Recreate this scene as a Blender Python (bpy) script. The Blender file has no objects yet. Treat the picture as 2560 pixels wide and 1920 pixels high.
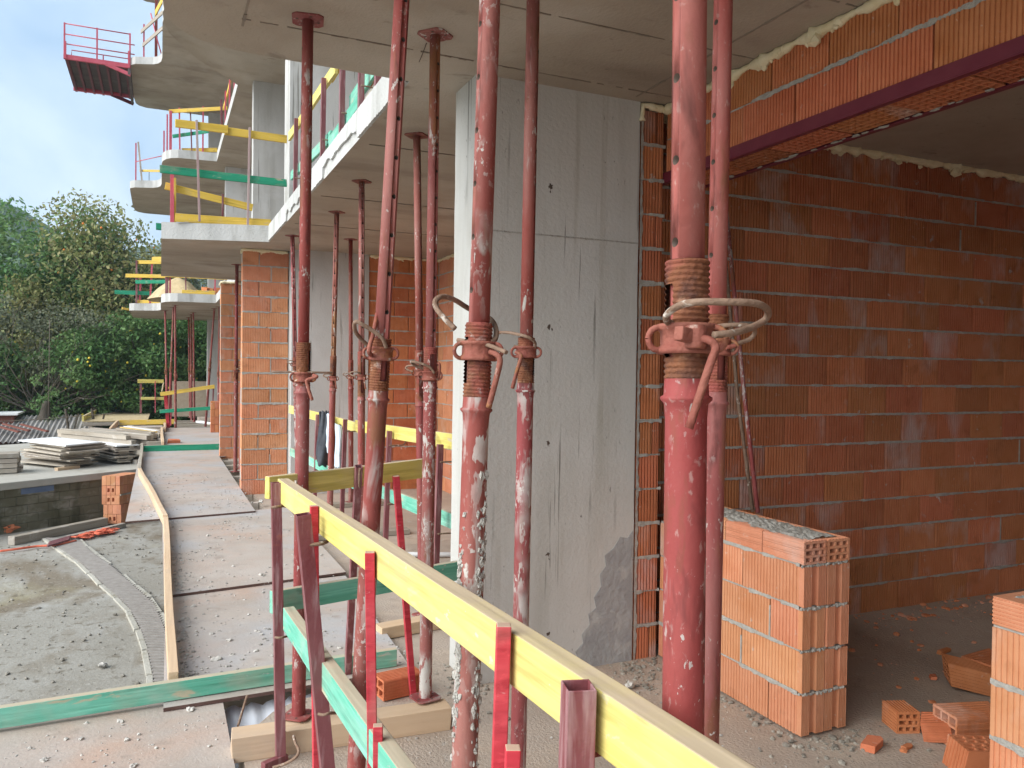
import bpy, bmesh, math, random
import numpy as np
from mathutils import Vector, Matrix, noise as mnoise
random.seed(7)
rng = np.random.default_rng(7)
S = bpy.context.scene
COL = S.collection
rad = math.radians

# ---------------------------------------------------------------- camera
cam_d = bpy.data.cameras.new('camera')
cam = bpy.data.objects.new('camera', cam_d)
COL.objects.link(cam)
cam_d.sensor_width = 36.0
cam_d.lens = 27.901
cam_d.clip_start = 0.05
cam_d.clip_end = 3000
_y, _p, _r = rad(23.8916), rad(-0.9608), rad(0.7381)
fwd = Vector((math.sin(_y) * math.cos(_p), math.cos(_y) * math.cos(_p), math.sin(_p)))
r0 = Vector((math.cos(_y), -math.sin(_y), 0))
u0 = r0.cross(fwd)
rgt = math.cos(_r) * r0 + math.sin(_r) * u0
upv = -math.sin(_r) * r0 + math.cos(_r) * u0
mw = Matrix((rgt, upv, -fwd)).transposed().to_4x4()
mw.translation = (0, 0, 1.66)
cam.matrix_world = mw
S.camera = cam

# ---------------------------------------------------------------- sky, sun, exposure
SUN_EL, SUN_AZ = 31.0, 258.0          # compass angle of the sun: 0 = +Y, 90 = +X
world = bpy.data.worlds.new('World')
S.world = world
world.use_nodes = True
wn, wl = world.node_tree.nodes, world.node_tree.links
wn.clear()
w_out = wn.new('ShaderNodeOutputWorld')
w_bg = wn.new('ShaderNodeBackground')
w_bg.inputs['Strength'].default_value = 0.13
sky = wn.new('ShaderNodeTexSky')
sky.sky_type = 'NISHITA'
sky.sun_disc = False
sky.sun_elevation = rad(SUN_EL)
sky.sun_rotation = rad(SUN_AZ)
sky.air_density = 1.0
sky.dust_density = 1.6
sky.ozone_density = 1.6
w_tc = wn.new('ShaderNodeTexCoord')
w_sep = wn.new('ShaderNodeSeparateXYZ')
wl.new(w_tc.outputs['Generated'], w_sep.inputs[0])
w_add = wn.new('ShaderNodeMath'); w_add.operation = 'ADD'; w_add.inputs[1].default_value = 0.22
w_abs = wn.new('ShaderNodeMath'); w_abs.operation = 'ABSOLUTE'
wl.new(w_sep.outputs['Z'], w_abs.inputs[0]); wl.new(w_abs.outputs[0], w_add.inputs[0])
w_cmb = wn.new('ShaderNodeCombineXYZ')
for ax in ('X', 'Y'):
    dv = wn.new('ShaderNodeMath'); dv.operation = 'DIVIDE'
    wl.new(w_sep.outputs[ax], dv.inputs[0]); wl.new(w_add.outputs[0], dv.inputs[1])
    wl.new(dv.outputs[0], w_cmb.inputs[ax])
w_map = wn.new('ShaderNodeMapping')
w_map.inputs['Rotation'].default_value = (0, 0, 0.5)
w_map.inputs['Scale'].default_value = (1.0, 0.55, 1.0)
w_map.inputs['Location'].default_value = (0.35, 0.9, 0.0)
wl.new(w_cmb.outputs[0], w_map.inputs['Vector'])
w_no = wn.new('ShaderNodeTexNoise')
w_no.inputs['Scale'].default_value = 2.1
w_no.inputs['Detail'].default_value = 7
w_no.inputs['Roughness'].default_value = 0.52
w_no.inputs['Distortion'].default_value = 0.35
wl.new(w_map.outputs[0], w_no.inputs['Vector'])
w_rp = wn.new('ShaderNodeValToRGB')
w_rp.color_ramp.elements[0].position = 0.30
w_rp.color_ramp.elements[0].color = (0.8, 0.8, 0.8, 1)
w_rp.color_ramp.elements[1].position = 0.66
w_rp.color_ramp.elements[1].color = (1, 1, 1, 1)
wl.new(w_no.outputs['Fac'], w_rp.inputs[0])
w_mix = wn.new('ShaderNodeMix'); w_mix.data_type = 'RGBA'
wl.new(w_rp.outputs[0], w_mix.inputs[0])
wl.new(sky.outputs[0], w_mix.inputs[6])
w_no2 = wn.new('ShaderNodeTexNoise')                      # light and dark parts of the cloud layer
w_no2.inputs['Scale'].default_value = 1.5; w_no2.inputs['Detail'].default_value = 6; w_no2.inputs['Roughness'].default_value = 0.5
w_no2.inputs['Distortion'].default_value = 0.5
wl.new(w_map.outputs[0], w_no2.inputs['Vector'])
w_r2 = wn.new('ShaderNodeValToRGB')
w_r2.color_ramp.elements[0].position = 0.34; w_r2.color_ramp.elements[0].color = (1.7, 2.65, 3.8, 1)
w_r2.color_ramp.elements[1].position = 0.62; w_r2.color_ramp.elements[1].color = (3.75, 4.45, 5.1, 1)
wl.new(w_no2.outputs['Fac'], w_r2.inputs[0])
wl.new(w_r2.outputs[0], w_mix.inputs[7])
wl.new(w_mix.outputs[2], w_bg.inputs['Color'])
wl.new(w_bg.outputs[0], w_out.inputs['Surface'])

sun_d = bpy.data.lights.new('sun', 'SUN')
sun_d.energy = 3.6
sun_d.angle = rad(65)
sun_d.color = (1.0, 0.97, 0.93)
sun = bpy.data.objects.new('sun', sun_d)
COL.objects.link(sun)
sdir = Vector((math.sin(rad(SUN_AZ)) * math.cos(rad(SUN_EL)), math.cos(rad(SUN_AZ)) * math.cos(rad(SUN_EL)), math.sin(rad(SUN_EL))))
sun.rotation_euler = sdir.to_track_quat('Z', 'Y').to_euler()
sun.location = sdir * 60

S.view_settings.view_transform = 'Standard'
S.view_settings.look = 'None'
S.view_settings.gamma = 1.0
S.view_settings.use_curve_mapping = False
S.view_settings.exposure = 0.92
S.cycles.max_bounces = 7
S.cycles.diffuse_bounces = 4
S.cycles.glossy_bounces = 2
S.cycles.transmission_bounces = 4
S.cycles.use_denoising = True
S.cycles.use_adaptive_sampling = True
S.cycles.adaptive_threshold = 0.02

# ---------------------------------------------------------------- materials
def ramp(nt, fac, p0, p1, c0=(0, 0, 0, 1), c1=(1, 1, 1, 1)):
    n = nt.nodes.new('ShaderNodeValToRGB')
    n.color_ramp.elements[0].position = p0; n.color_ramp.elements[0].color = c0
    n.color_ramp.elements[1].position = p1; n.color_ramp.elements[1].color = c1
    nt.links.new(fac, n.inputs[0])
    return n.outputs[0]


def mixc(nt, fac, a, b, mode='MIX'):
    n = nt.nodes.new('ShaderNodeMix'); n.data_type = 'RGBA'; n.blend_type = mode
    for sock, v in ((n.inputs[0], fac), (n.inputs[6], a), (n.inputs[7], b)):
        if hasattr(v, 'is_linked'):
            nt.links.new(v, sock)
        elif isinstance(v, (int, float)):
            sock.default_value = v
        else:
            sock.default_value = (*v[:3], 1)
    return n.outputs[2]


def mathn(nt, op, a, b=0.0):
    n = nt.nodes.new('ShaderNodeMath'); n.operation = op
    for sock, v in ((n.inputs[0], a), (n.inputs[1], b)):
        if hasattr(v, 'is_linked'):
            nt.links.new(v, sock)
        else:
            sock.default_value = v
    return n.outputs[0]


def noisen(nt, vec, scale, detail=6, rough=0.55, stretch=None, dist=0.0):
    if stretch:
        m = nt.nodes.new('ShaderNodeMapping'); m.inputs['Scale'].default_value = stretch
        nt.links.new(vec, m.inputs['Vector']); vec = m.outputs[0]
    n = nt.nodes.new('ShaderNodeTexNoise')
    n.inputs['Scale'].default_value = scale; n.inputs['Detail'].default_value = detail
    n.inputs['Roughness'].default_value = rough; n.inputs['Distortion'].default_value = dist
    nt.links.new(vec, n.inputs['Vector'])
    return n.outputs['Fac']


def mat(name, c1, c2, scale=4, rough=0.85, bump=0.0, bscale=40, stretch=None, layers=(), vary=0.0, hue=0.0, metal=0.0,
        spec=0.3, detail=4, shift=True, dusttop=0.0, island=0.0, bstretch=None, world_co=False, trans=0.0):
    """layers: (colour, scale, lo, hi[, stretch[, strength]]) patches of another colour, by thresholded noise"""
    m = bpy.data.materials.new(name); m.use_nodes = True
    nt = m.node_tree; nt.nodes.clear()
    out = nt.nodes.new('ShaderNodeOutputMaterial')
    b = nt.nodes.new('ShaderNodeBsdfPrincipled')
    nt.links.new(b.outputs[0], out.inputs[0])
    tc = nt.nodes.new('ShaderNodeTexCoord')
    oi = nt.nodes.new('ShaderNodeObjectInfo')
    vec = tc.outputs['Object']
    if shift:
        va = nt.nodes.new('ShaderNodeVectorMath'); va.operation = 'ADD'
        ml = nt.nodes.new('ShaderNodeVectorMath'); ml.operation = 'SCALE'
        cx = nt.nodes.new('ShaderNodeCombineXYZ')
        nt.links.new(oi.outputs['Random'], cx.inputs[0]); nt.links.new(oi.outputs['Random'], cx.inputs[1])
        ml.inputs['Scale'].default_value = 53.7
        nt.links.new(cx.outputs[0], ml.inputs[0])
        nt.links.new(vec, va.inputs[0]); nt.links.new(ml.outputs[0], va.inputs[1])
        vec = va.outputs[0]
    f = ramp(nt, noisen(nt, vec, scale, detail, 0.6, stretch), 0.3, 0.7)
    col = mixc(nt, f, c1, c2)
    for L in layers:
        lc, ls, lo, hi = L[:4]
        st = L[4] if len(L) > 4 else None
        stg = L[5] if len(L) > 5 else 1.0
        nv = noisen(nt, vec, ls, 4, 0.62, st, 0.3)
        if len(L) > 6 and L[6] == 'each':   # more on some pieces, none on others
            rr_ = mathn(nt, 'FRACT', mathn(nt, 'MULTIPLY', oi.outputs['Random'], 7.77))
            nv = mathn(nt, 'ADD', nv, mathn(nt, 'MULTIPLY', mathn(nt, 'SUBTRACT', rr_, 0.62), 0.28))
        lf = ramp(nt, nv, lo, hi)
        if len(L) > 6 and L[6] and L[6] != 'each':       # gathered in places, not all over
            lf = mathn(nt, 'MULTIPLY', lf, ramp(nt, noisen(nt, vec, L[6], 3, 0.5), 0.46, 0.60))
        if stg < 1:
            lf = mathn(nt, 'MULTIPLY', lf, stg)
        col = mixc(nt, lf, col, lc)
    if dusttop:                   # dust settled on upward faces
        gn = nt.nodes.new('ShaderNodeNewGeometry'); sx = nt.nodes.new('ShaderNodeSeparateXYZ')
        nt.links.new(gn.outputs['True Normal'], sx.inputs[0])
        df = mathn(nt, 'MULTIPLY', ramp(nt, sx.outputs['Z'], 0.6, 0.85), dusttop)
        df = mathn(nt, 'MULTIPLY', df, ramp(nt, noisen(nt, vec, 5, 4, 0.7), 0.2, 0.5, (0.55, 0.55, 0.55, 1)))
        col = mixc(nt, df, col, (0.50, 0.40, 0.29))
    if vary or hue or island:
        hs = nt.nodes.new('ShaderNodeHueSaturation')
        src = oi.outputs['Random']
        if island:
            g = nt.nodes.new('ShaderNodeNewGeometry'); src = g.outputs['Random Per Island']
            vary = island
        v = mathn(nt, 'ADD', mathn(nt, 'MULTIPLY', src, 2 * vary), 1 - vary)
        nt.links.new(v, hs.inputs['Value'])
        if hue:
            r2 = mathn(nt, 'FRACT', mathn(nt, 'MULTIPLY', src, 17.31))
            h = mathn(nt, 'ADD', mathn(nt, 'MULTIPLY', r2, 2 * hue), 0.5 - hue)
            nt.links.new(h, hs.inputs['Hue'])
        nt.links.new(col, hs.inputs['Color']); col = hs.outputs[0]
    nt.links.new(col, b.inputs['Base Color'])
    b.inputs['Roughness'].default_value = rough
    b.inputs['Metallic'].default_value = metal
    b.inputs['Specular IOR Level'].default_value = spec
    if bump:
        bn = nt.nodes.new('ShaderNodeBump'); bn.inputs['Strength'].default_value = bump
        bn.inputs['Distance'].default_value = 0.01
        nt.links.new(noisen(nt, vec, bscale, 2, 0.6, bstretch), bn.inputs['Height'])
        nt.links.new(bn.outputs[0], b.inputs['Normal'])
    if trans:
        td = nt.nodes.new('ShaderNodeBsdfTranslucent'); nt.links.new(col, td.inputs['Color'])
        ms = nt.nodes.new('ShaderNodeMixShader'); ms.inputs[0].default_value = trans
        nt.links.new(b.outputs[0], ms.inputs[1]); nt.links.new(td.outputs[0], ms.inputs[2])
        nt.links.new(ms.outputs[0], out.inputs[0])
    return m


DUST = (0.46, 0.37, 0.29)
CEM = (0.56, 0.55, 0.51)
MT = {}
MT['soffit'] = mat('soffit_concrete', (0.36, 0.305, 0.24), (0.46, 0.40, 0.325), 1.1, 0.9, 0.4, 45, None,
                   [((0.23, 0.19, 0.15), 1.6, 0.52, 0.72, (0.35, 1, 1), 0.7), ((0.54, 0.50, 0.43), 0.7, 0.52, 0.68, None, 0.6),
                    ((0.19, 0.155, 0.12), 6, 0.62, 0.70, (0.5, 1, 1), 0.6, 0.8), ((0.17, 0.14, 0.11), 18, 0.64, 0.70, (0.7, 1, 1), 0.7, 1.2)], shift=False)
MT['concrete'] = mat('grey_concrete', (0.44, 0.44, 0.42), (0.54, 0.54, 0.52), 1.6, 0.88, 0.3, 50, (1, 1, 0.35),
                     [((0.30, 0.29, 0.255), 3.0, 0.50, 0.70, (1, 1, 0.08), 0.6), ((0.58, 0.585, 0.57), 1.5, 0.52, 0.66, None, 0.6), ((0.15, 0.145, 0.125), 16, 0.64, 0.67, (1, 1, 0.03), 0.7),
                      ((0.17, 0.165, 0.15), 38, 0.72, 0.75, None, 0.7), ((0.20, 0.18, 0.15), 5, 0.66, 0.70, (1, 1, 0.05), 0.6)])
MT['fascia'] = mat('pale_concrete_edge', (0.42, 0.42, 0.40), (0.55, 0.55, 0.53), 3, 0.9, 0.6, 45, (1, 1, 0.5),
                   [((0.28, 0.27, 0.24), 4, 0.55, 0.70, (1, 1, 0.25), 0.6), ((0.2, 0.19, 0.16), 22, 0.66, 0.71, None, 0.7)], shift=False)
MT['floor'] = mat('dusty_concrete_floor', (0.34, 0.275, 0.22), (0.45, 0.38, 0.315), 1.2, 0.95, 0.7, 70, None,
                  [((0.50, 0.40, 0.31), 2.5, 0.5, 0.72, None, 0.7), ((0.25, 0.20, 0.165), 5, 0.58, 0.75, None, 0.6),
                   ((0.44, 0.42, 0.39), 11, 0.62, 0.72, None, 0.6)], shift=False)
MT['mortar'] = mat('grey_mortar', (0.34, 0.325, 0.29), (0.48, 0.465, 0.42), 30, 0.95, 0.8, 120)
MT['seam'] = mat('shadow_toned_cement_fin', (0.22, 0.185, 0.15), (0.32, 0.275, 0.22), 9, 0.95, 0.3, 60)  # cement toned darker, painting in the shadow lines along the formwork joints
MT['foam'] = mat('cream_foam', (0.72, 0.62, 0.38), (0.84, 0.76, 0.54), 12, 0.7, 0.4, 50)


def brick_mat(name, c1, c2, eff, amount, vary):
    lo = 0.62 - amount
    return mat(name, c1, c2, 6, 0.9, 0.25, 90, None,
               [(eff, 3.4, lo, lo + 0.20, (1, 1, 0.6), 0.8, 'each'), (tuple(0.6 * c for c in c1), 5, 0.58, 0.72, None, 0.5), ((0.62, 0.52, 0.44), 26, 0.66, 0.70, None, 0.6, 2.0),
                (CEM, 9, 0.66, 0.70, (1, 1, 1), 0.8, 2.5)], vary=vary, hue=0.008, spec=0.12)


MT['brick'] = brick_mat('orange_clay', (0.50, 0.165, 0.070), (0.60, 0.235, 0.115), (0.62, 0.40, 0.32), 0.02, 0.10)
MT['brick_in'] = brick_mat('red_clay_bloom', (0.47, 0.16, 0.07), (0.54, 0.205, 0.10), (0.57, 0.41, 0.365), 0.075, 0.16)
MT['brick_wall'] = brick_mat('pale_orange_clay', (0.57, 0.24, 0.12), (0.65, 0.315, 0.18), (0.62, 0.42, 0.33), 0.02, 0.09)


def prop_mat(name, c1, c2, splash, rust):
    ls = [((0.35, 0.185, 0.16), 6, 0.42, 0.74, (1, 1, 0.2), 0.75), ((0.46, 0.33, 0.29), 80, 0.60, 0.68, (1, 1, 0.5), 0.5, 5.0),
          ((0.075, 0.025, 0.022), 16, 0.58, 0.70, (1, 1, 0.25), 0.7), ((0.20, 0.085, 0.045), 11, 0.60 - 0.5 * rust, 0.70 - 0.5 * rust, (1, 1, 0.3), 0.8)]
    if rust:
        ls.append(((0.27, 0.125, 0.055), 4, 0.66 - rust, 0.76 - rust, (1, 1, 0.3), 0.9))
    if splash:
        ls += [((0.45, 0.43, 0.40), 14, 0.66 - splash, 0.72 - splash, (1, 1, 0.16), 0.85, 4.0), ((0.50, 0.48, 0.44), 26, 0.665 - splash, 0.685 - splash, (1, 1, 0.35), 1.0, 3.0),
               ((0.52, 0.50, 0.46), 70, 0.645 - splash * 0.6, 0.665 - splash * 0.6, (1, 1, 0.6), 0.9, 6.0)]
    return mat(name, c1, c2, 9, 0.66, 0.12, 70, (1, 1, 0.3), ls, vary=0.10, hue=0.006, spec=0.25)


MT['red_clean'] = prop_mat('red_primer_paint', (0.27, 0.042, 0.034), (0.33, 0.075, 0.062), 0.0, 0.0)
MT['red_worn2'] = prop_mat('scuffed_red_paint', (0.27, 0.046, 0.038), (0.33, 0.085, 0.07), 0.045, 0.0)
MT['red_worn'] = prop_mat('worn_red_paint', (0.21, 0.034, 0.032), (0.28, 0.068, 0.06), 0.035, 0.02)
MT['red_splash'] = prop_mat('mortar_splashed_red_paint', (0.22, 0.040, 0.038), (0.29, 0.078, 0.07), 0.12, 0.0)
MT['red_rusty'] = prop_mat('rusty_red_paint', (0.19, 0.04, 0.033), (0.26, 0.07, 0.055), 0.05, 0.10)
MT['rust'] = mat('rusty_thread', (0.145, 0.048, 0.024), (0.235, 0.095, 0.042), 20, 0.8, 0.5, 90, None,
                 [((0.09, 0.038, 0.026), 14, 0.50, 0.66), ((0.36, 0.20, 0.12), 25, 0.60, 0.7, None, 0.6), ((0.27, 0.07, 0.055), 5, 0.48, 0.60), ((0.50, 0.46, 0.41), 16, 0.60, 0.68, None, 0.9, 5.0)])
MT['rod'] = mat('dusty_rusty_rod', (0.17, 0.105, 0.07), (0.28, 0.19, 0.135), 14, 0.8, 0.5, 70, None,
                [((0.60, 0.55, 0.48), 22, 0.60, 0.68), ((0.17, 0.085, 0.055), 18, 0.6, 0.7)])
MT['collar'] = mat('dusty_red_casting', (0.21, 0.055, 0.04), (0.30, 0.115, 0.08), 14, 0.75, 0.5, 60, None,
                   [((0.36, 0.17, 0.06), 9, 0.54, 0.66), ((0.58, 0.48, 0.40), 24, 0.62, 0.7)], vary=0.1)


def paint_wood(name, c1, c2, dust=0.5, extra=(), rough=0.8):
    dk = tuple(0.62 * c for c in c1)
    return mat(name, c1, c2, 7, rough, 0.6, 24, (0.12, 1, 1),
               [(dk, 30, 0.52, 0.66, (0.045, 1, 1), 0.65), (tuple(min(1, 1.25 * c) for c in c2), 60, 0.55, 0.66, (0.04, 1, 1), 0.5), (dk, 5, 0.66, 0.70, (0.45, 1, 1), 0.8)] + list(extra) +
               [(DUST, 2.4, 0.56 - 0.1 * dust, 0.78, None, 0.6), ((0.52, 0.42, 0.29), 14, 0.61, 0.66, (0.25, 1, 1), 0.8, 3.0), ((0.50, 0.48, 0.44), 32, 0.66, 0.69, (0.5, 1, 1), 0.8, 2.0)],
               vary=0.06, bstretch=(0.05, 1, 1), dusttop=0.9)


MT['yellow'] = paint_wood('pale_yellow_paint', (0.60, 0.495, 0.105), (0.67, 0.585, 0.20), 0.3, [((0.68, 0.62, 0.34), 3.0, 0.48, 0.72, (0.3, 1, 1), 0.5), ((0.40, 0.33, 0.10), 16, 0.60, 0.72, (0.08, 1, 1), 0.6), ((0.42, 0.40, 0.30), 6, 0.66, 0.72, (0.4, 1, 1), 0.5)])
MT['yellow2'] = paint_wood('deep_yellow_paint', (0.60, 0.40, 0.055), (0.68, 0.48, 0.10), 0.1)
MT['green'] = paint_wood('dusty_green_paint', (0.085, 0.37, 0.25), (0.20, 0.54, 0.41), 0.5, [((0.42, 0.64, 0.53), 5, 0.48, 0.70, (0.3, 1, 1), 0.65), ((0.05, 0.22, 0.14), 9, 0.62, 0.70, (0.2, 1, 1), 0.6)])
MT['green2'] = paint_wood('deep_green_paint', (0.02, 0.24, 0.13), (0.035, 0.33, 0.19), 0.0)
MT['red_wood'] = paint_wood('red_painted_wood', (0.50, 0.028, 0.045), (0.56, 0.07, 0.085), 0.0, [((0.66, 0.30, 0.30), 45, 0.66, 0.72, (0.2, 1, 1), 0.6)])
MT['maroon'] = mat('scratched_maroon_steel', (0.16, 0.035, 0.04), (0.23, 0.085, 0.09), 10, 0.5, 0.2, 50, (1, 1, 0.25),
                   [((0.40, 0.26, 0.26), 34, 0.50, 0.66, (1, 1, 0.12), 0.6), ((0.34, 0.10, 0.05), 7, 0.66, 0.76)], vary=0.12, spec=0.45)
MT['lintel'] = mat('dark_red_steel', (0.125, 0.012, 0.028), (0.16, 0.024, 0.04), 6, 0.45, 0.12, 40, None, [((0.55, 0.5, 0.46), 18, 0.735, 0.75, (1, 0.4, 1))], spec=0.45)
MT['dusty_steel'] = mat('dusty_pinkish_steel', (0.33, 0.20, 0.195), (0.45, 0.36, 0.34), 8, 0.6, 0.1, 50, (1, 1, 0.2))
MT['pink_steel'] = mat('magenta_red_steel', (0.52, 0.075, 0.11), (0.58, 0.13, 0.17), 5, 0.5, 0, vary=0.05)
MT['lumber'] = mat('new_lumber', (0.58, 0.41, 0.26), (0.66, 0.50, 0.34), 5, 0.85, 0.35, 25, (0.12, 1, 1),
                   [((0.48, 0.31, 0.18), 22, 0.58, 0.72, (0.05, 1, 1), 0.6), ((0.30, 0.19, 0.11), 5, 0.74, 0.77, (0.5, 1, 1)), (DUST, 3, 0.5, 0.75, None, 0.45)], vary=0.08, bstretch=(0.06, 1, 1))
MT['old_lumber'] = mat('weathered_lumber', (0.31, 0.265, 0.21), (0.46, 0.41, 0.345), 4, 0.92, 0.4, 22, (0.12, 1, 1),
                       [((0.27, 0.22, 0.17), 18, 0.56, 0.72, (0.05, 1, 1), 0.7), ((0.55, 0.51, 0.46), 3, 0.55, 0.7, None, 0.7)], vary=0.25, hue=0.01, bstretch=(0.06, 1, 1))
MT['ply'] = mat('dusty_plywood', (0.37, 0.315, 0.27), (0.47, 0.415, 0.37), 1.4, 0.95, 0.25, 60, None,
                [((0.48, 0.31, 0.225), 1.1, 0.48, 0.70, None, 0.65), ((0.40, 0.395, 0.395), 0.8, 0.46, 0.62, None, 0.9), ((0.54, 0.49, 0.44), 35, 0.60, 0.68, None, 0.4), ((0.27, 0.22, 0.185), 6, 0.58, 0.72, None, 0.6),
                 ((0.24, 0.20, 0.17), 60, 0.65, 0.71, None, 0.5)])
MT['ply_edge'] = mat('dark_plywood_edge', (0.10, 0.055, 0.045), (0.15, 0.09, 0.075), 20, 0.8)
MT['white_panel'] = mat('white_panel', (0.72, 0.73, 0.73), (0.80, 0.80, 0.79), 3, 0.7, 0.1, 40, None, [((0.55, 0.52, 0.48), 5, 0.6, 0.75, None, 0.5)])
MT['sheet'] = mat('white_plastic_sheet', (0.66, 0.70, 0.76), (0.78, 0.81, 0.86), 8, 0.35, 0.5, 9, (1, 0.2, 1), spec=0.5)
MT['courtyard'] = mat('muddy_concrete_yard', (0.27, 0.25, 0.21), (0.37, 0.355, 0.315), 0.7, 0.93, 0.7, 26, None,
                      [((0.40, 0.39, 0.36), 0.8, 0.48, 0.64, (1, 0.6, 1), 0.85), ((0.18, 0.14, 0.09), 0.6, 0.50, 0.60, (1, 0.6, 1), 0.8), ((0.32, 0.285, 0.16), 0.45, 0.56, 0.66, None, 0.5),
                       ((0.42, 0.40, 0.36), 15, 0.58, 0.68, None, 0.6), ((0.13, 0.105, 0.07), 6, 0.56, 0.68, None, 0.7), ((0.16, 0.135, 0.10), 32, 0.60, 0.68, None, 0.6)], shift=False)
MT['stone'] = mat('grey_rubble', (0.33, 0.31, 0.28), (0.46, 0.44, 0.40), 20, 0.95, 0.5, 60, island=0.3)
MT['crumb'] = mat('dull_mortar_crumbs', (0.22, 0.20, 0.165), (0.33, 0.305, 0.26), 20, 0.95, 0.5, 60, island=0.3)
MT['kerb'] = mat('pale_kerb_concrete', (0.40, 0.38, 0.32), (0.50, 0.48, 0.42), 4, 0.93, 0.6, 40, None, [((0.24, 0.21, 0.14), 5, 0.54, 0.68, None, 0.7)], vary=0.1)
MT['grate'] = mat('drain_grate', (0.27, 0.245, 0.22), (0.36, 0.33, 0.30), 12, 0.85, 0.3, 40)
MT['mossy'] = mat('mossy_block_wall', (0.115, 0.105, 0.065), (0.20, 0.185, 0.13), 1.3, 0.95, 0.6, 30, None,
                  [((0.30, 0.275, 0.225), 1.7, 0.50, 0.62, (1, 1, 1.5), 0.85), ((0.045, 0.045, 0.022), 1.5, 0.48, 0.60, (1, 1, 0.35), 0.9), ((0.46, 0.45, 0.43), 2.2, 0.58, 0.62, (1, 1, 0.35), 0.8)], shift=False)
MT['terrace'] = mat('stained_terrace_concrete', (0.38, 0.36, 0.31), (0.48, 0.46, 0.41), 1.0, 0.92, 0.4, 30, None, [((0.26, 0.24, 0.18), 1.2, 0.55, 0.72, None, 0.7)])
MT['blue_band'] = mat('faded_blue_panel', (0.12, 0.17, 0.27), (0.17, 0.22, 0.32), 5, 0.8)
MT['asbestos'] = mat('grey_corrugated_sheet', (0.25, 0.235, 0.22), (0.36, 0.34, 0.32), 3, 0.95, 0.4, 30, None, [((0.14, 0.13, 0.115), 3, 0.55, 0.7, None, 0.8)], vary=0.15)
MT['shed'] = mat('brown_shed_paint', (0.16, 0.055, 0.04), (0.2, 0.075, 0.055), 5, 0.8, vary=0.05)
MT['char'] = mat('charcoal_fabric', (0.045, 0.05, 0.06), (0.075, 0.08, 0.09), 10, 0.9, 0.4, 60)
MT['skyblue'] = mat('pale_blue_lining', (0.50, 0.60, 0.70), (0.60, 0.68, 0.76), 10, 0.85, 0.3, 40)
MT['mesh'] = mat('tan_netting', (0.38, 0.31, 0.23), (0.46, 0.39, 0.30), 9, 0.95, 0.3, 60)
MT['sand'] = mat('sand_heap', (0.46, 0.36, 0.20), (0.56, 0.45, 0.27), 5, 0.98, 0.9, 16, None, [((0.32, 0.25, 0.14), 4, 0.56, 0.7)])
MT['grey_heap'] = mat('grey_sand_heap', (0.25, 0.235, 0.20), (0.33, 0.31, 0.27), 8, 0.98, 0.8, 25)
MT['black_rib'] = mat('dark_grimy_plywood', (0.10, 0.085, 0.085), (0.16, 0.14, 0.135), 4, 0.9, 0.3, 20, (0.3, 1, 1))
MT['wire'] = mat('dark_wire', (0.07, 0.05, 0.04), (0.11, 0.08, 0.06), 10, 0.7)
MT['orange_net'] = mat('orange_red_netting', (0.66, 0.12, 0.06), (0.72, 0.2, 0.12), 20, 0.8, 0.4, 60)
MT['bark'] = mat('bark', (0.065, 0.055, 0.042), (0.12, 0.10, 0.08), 6, 0.95, 0.7, 30, (1, 1, 0.25))
MT['twig'] = mat('grey_twig', (0.12, 0.10, 0.075), (0.18, 0.15, 0.12), 6, 0.95)


def leaf(name, c1, c2, hue=0.02):
    return mat(name, c1, c2, 0.9, 0.6, 0, island=0.45, hue=hue, shift=True, spec=0.35, trans=0.35)


MT['leaf_dark'] = leaf('dark_citrus_leaf', (0.095, 0.20, 0.062), (0.15, 0.27, 0.09))
MT['leaf_mid'] = leaf('mid_green_leaf', (0.11, 0.205, 0.066), (0.18, 0.28, 0.10))
MT['leaf_olive'] = leaf('olive_autumn_leaf', (0.20, 0.24, 0.08), (0.31, 0.285, 0.12), 0.03)
MT['leaf_grey'] = leaf('grey_green_leaf', (0.14, 0.165, 0.095), (0.20, 0.215, 0.14))
MT['fruit'] = mat('yellow_fruit', (0.72, 0.55, 0.04), (0.76, 0.62, 0.08), 6, 0.5)
MT['persimmon'] = mat('orange_fruit', (0.72, 0.20, 0.03), (0.78, 0.28, 0.05), 6, 0.5)
MT['grass'] = leaf('rank_grass', (0.075, 0.14, 0.03), (0.12, 0.19, 0.05))
MT['hill'] = mat('hill_soil_and_scrub', (0.055, 0.085, 0.035), (0.10, 0.12, 0.055), 0.02, 0.95, 0, layers=[((0.26, 0.16, 0.09), 0.018, 0.60, 0.64, None, 0.8)], shift=False)
MT['hill_tree'] = mat('hill_tree_foliage', (0.055, 0.10, 0.04), (0.09, 0.135, 0.06), 0.35, 0.9, 0.0, 0.9, island=0.2, hue=0.02, shift=False)
MT['paper'] = mat('pale_house_wall', (0.55, 0.58, 0.62), (0.62, 0.64, 0.66), 0.5, 0.9)


# ---------------------------------------------------------------- object helpers
def thing(name, label, cat, loc=(0, 0, 0), group=None, kind=None):
    o = bpy.data.objects.new(name, None)
    o.empty_display_size = 0.05
    COL.objects.link(o); o.location = loc
    return tag(o, label, cat, group, kind)


def tag(o, label, cat=None, group=None, kind=None):
    if label: o['label'] = label
    if cat: o['category'] = cat
    if group: o['group'] = group
    if kind: o['kind'] = kind
    return o


def structure(o):
    o['kind'] = 'structure'
    return o


def link(name, me, parent=None, loc=(0, 0, 0), bevel=0.0):
    o = bpy.data.objects.new(name, me); COL.objects.link(o)
    o.location = loc
    if parent: o.parent = parent
    if bevel:
        b = o.modifiers.new('bevel', 'BEVEL'); b.width = bevel; b.segments = 2; b.limit_method = 'ANGLE'; b.angle_limit = rad(40)
    return o


def base_of(o):
    v = Vector((0, 0, 0))
    while o is not None:
        v += o.location; o = o.parent
    return v


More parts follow.
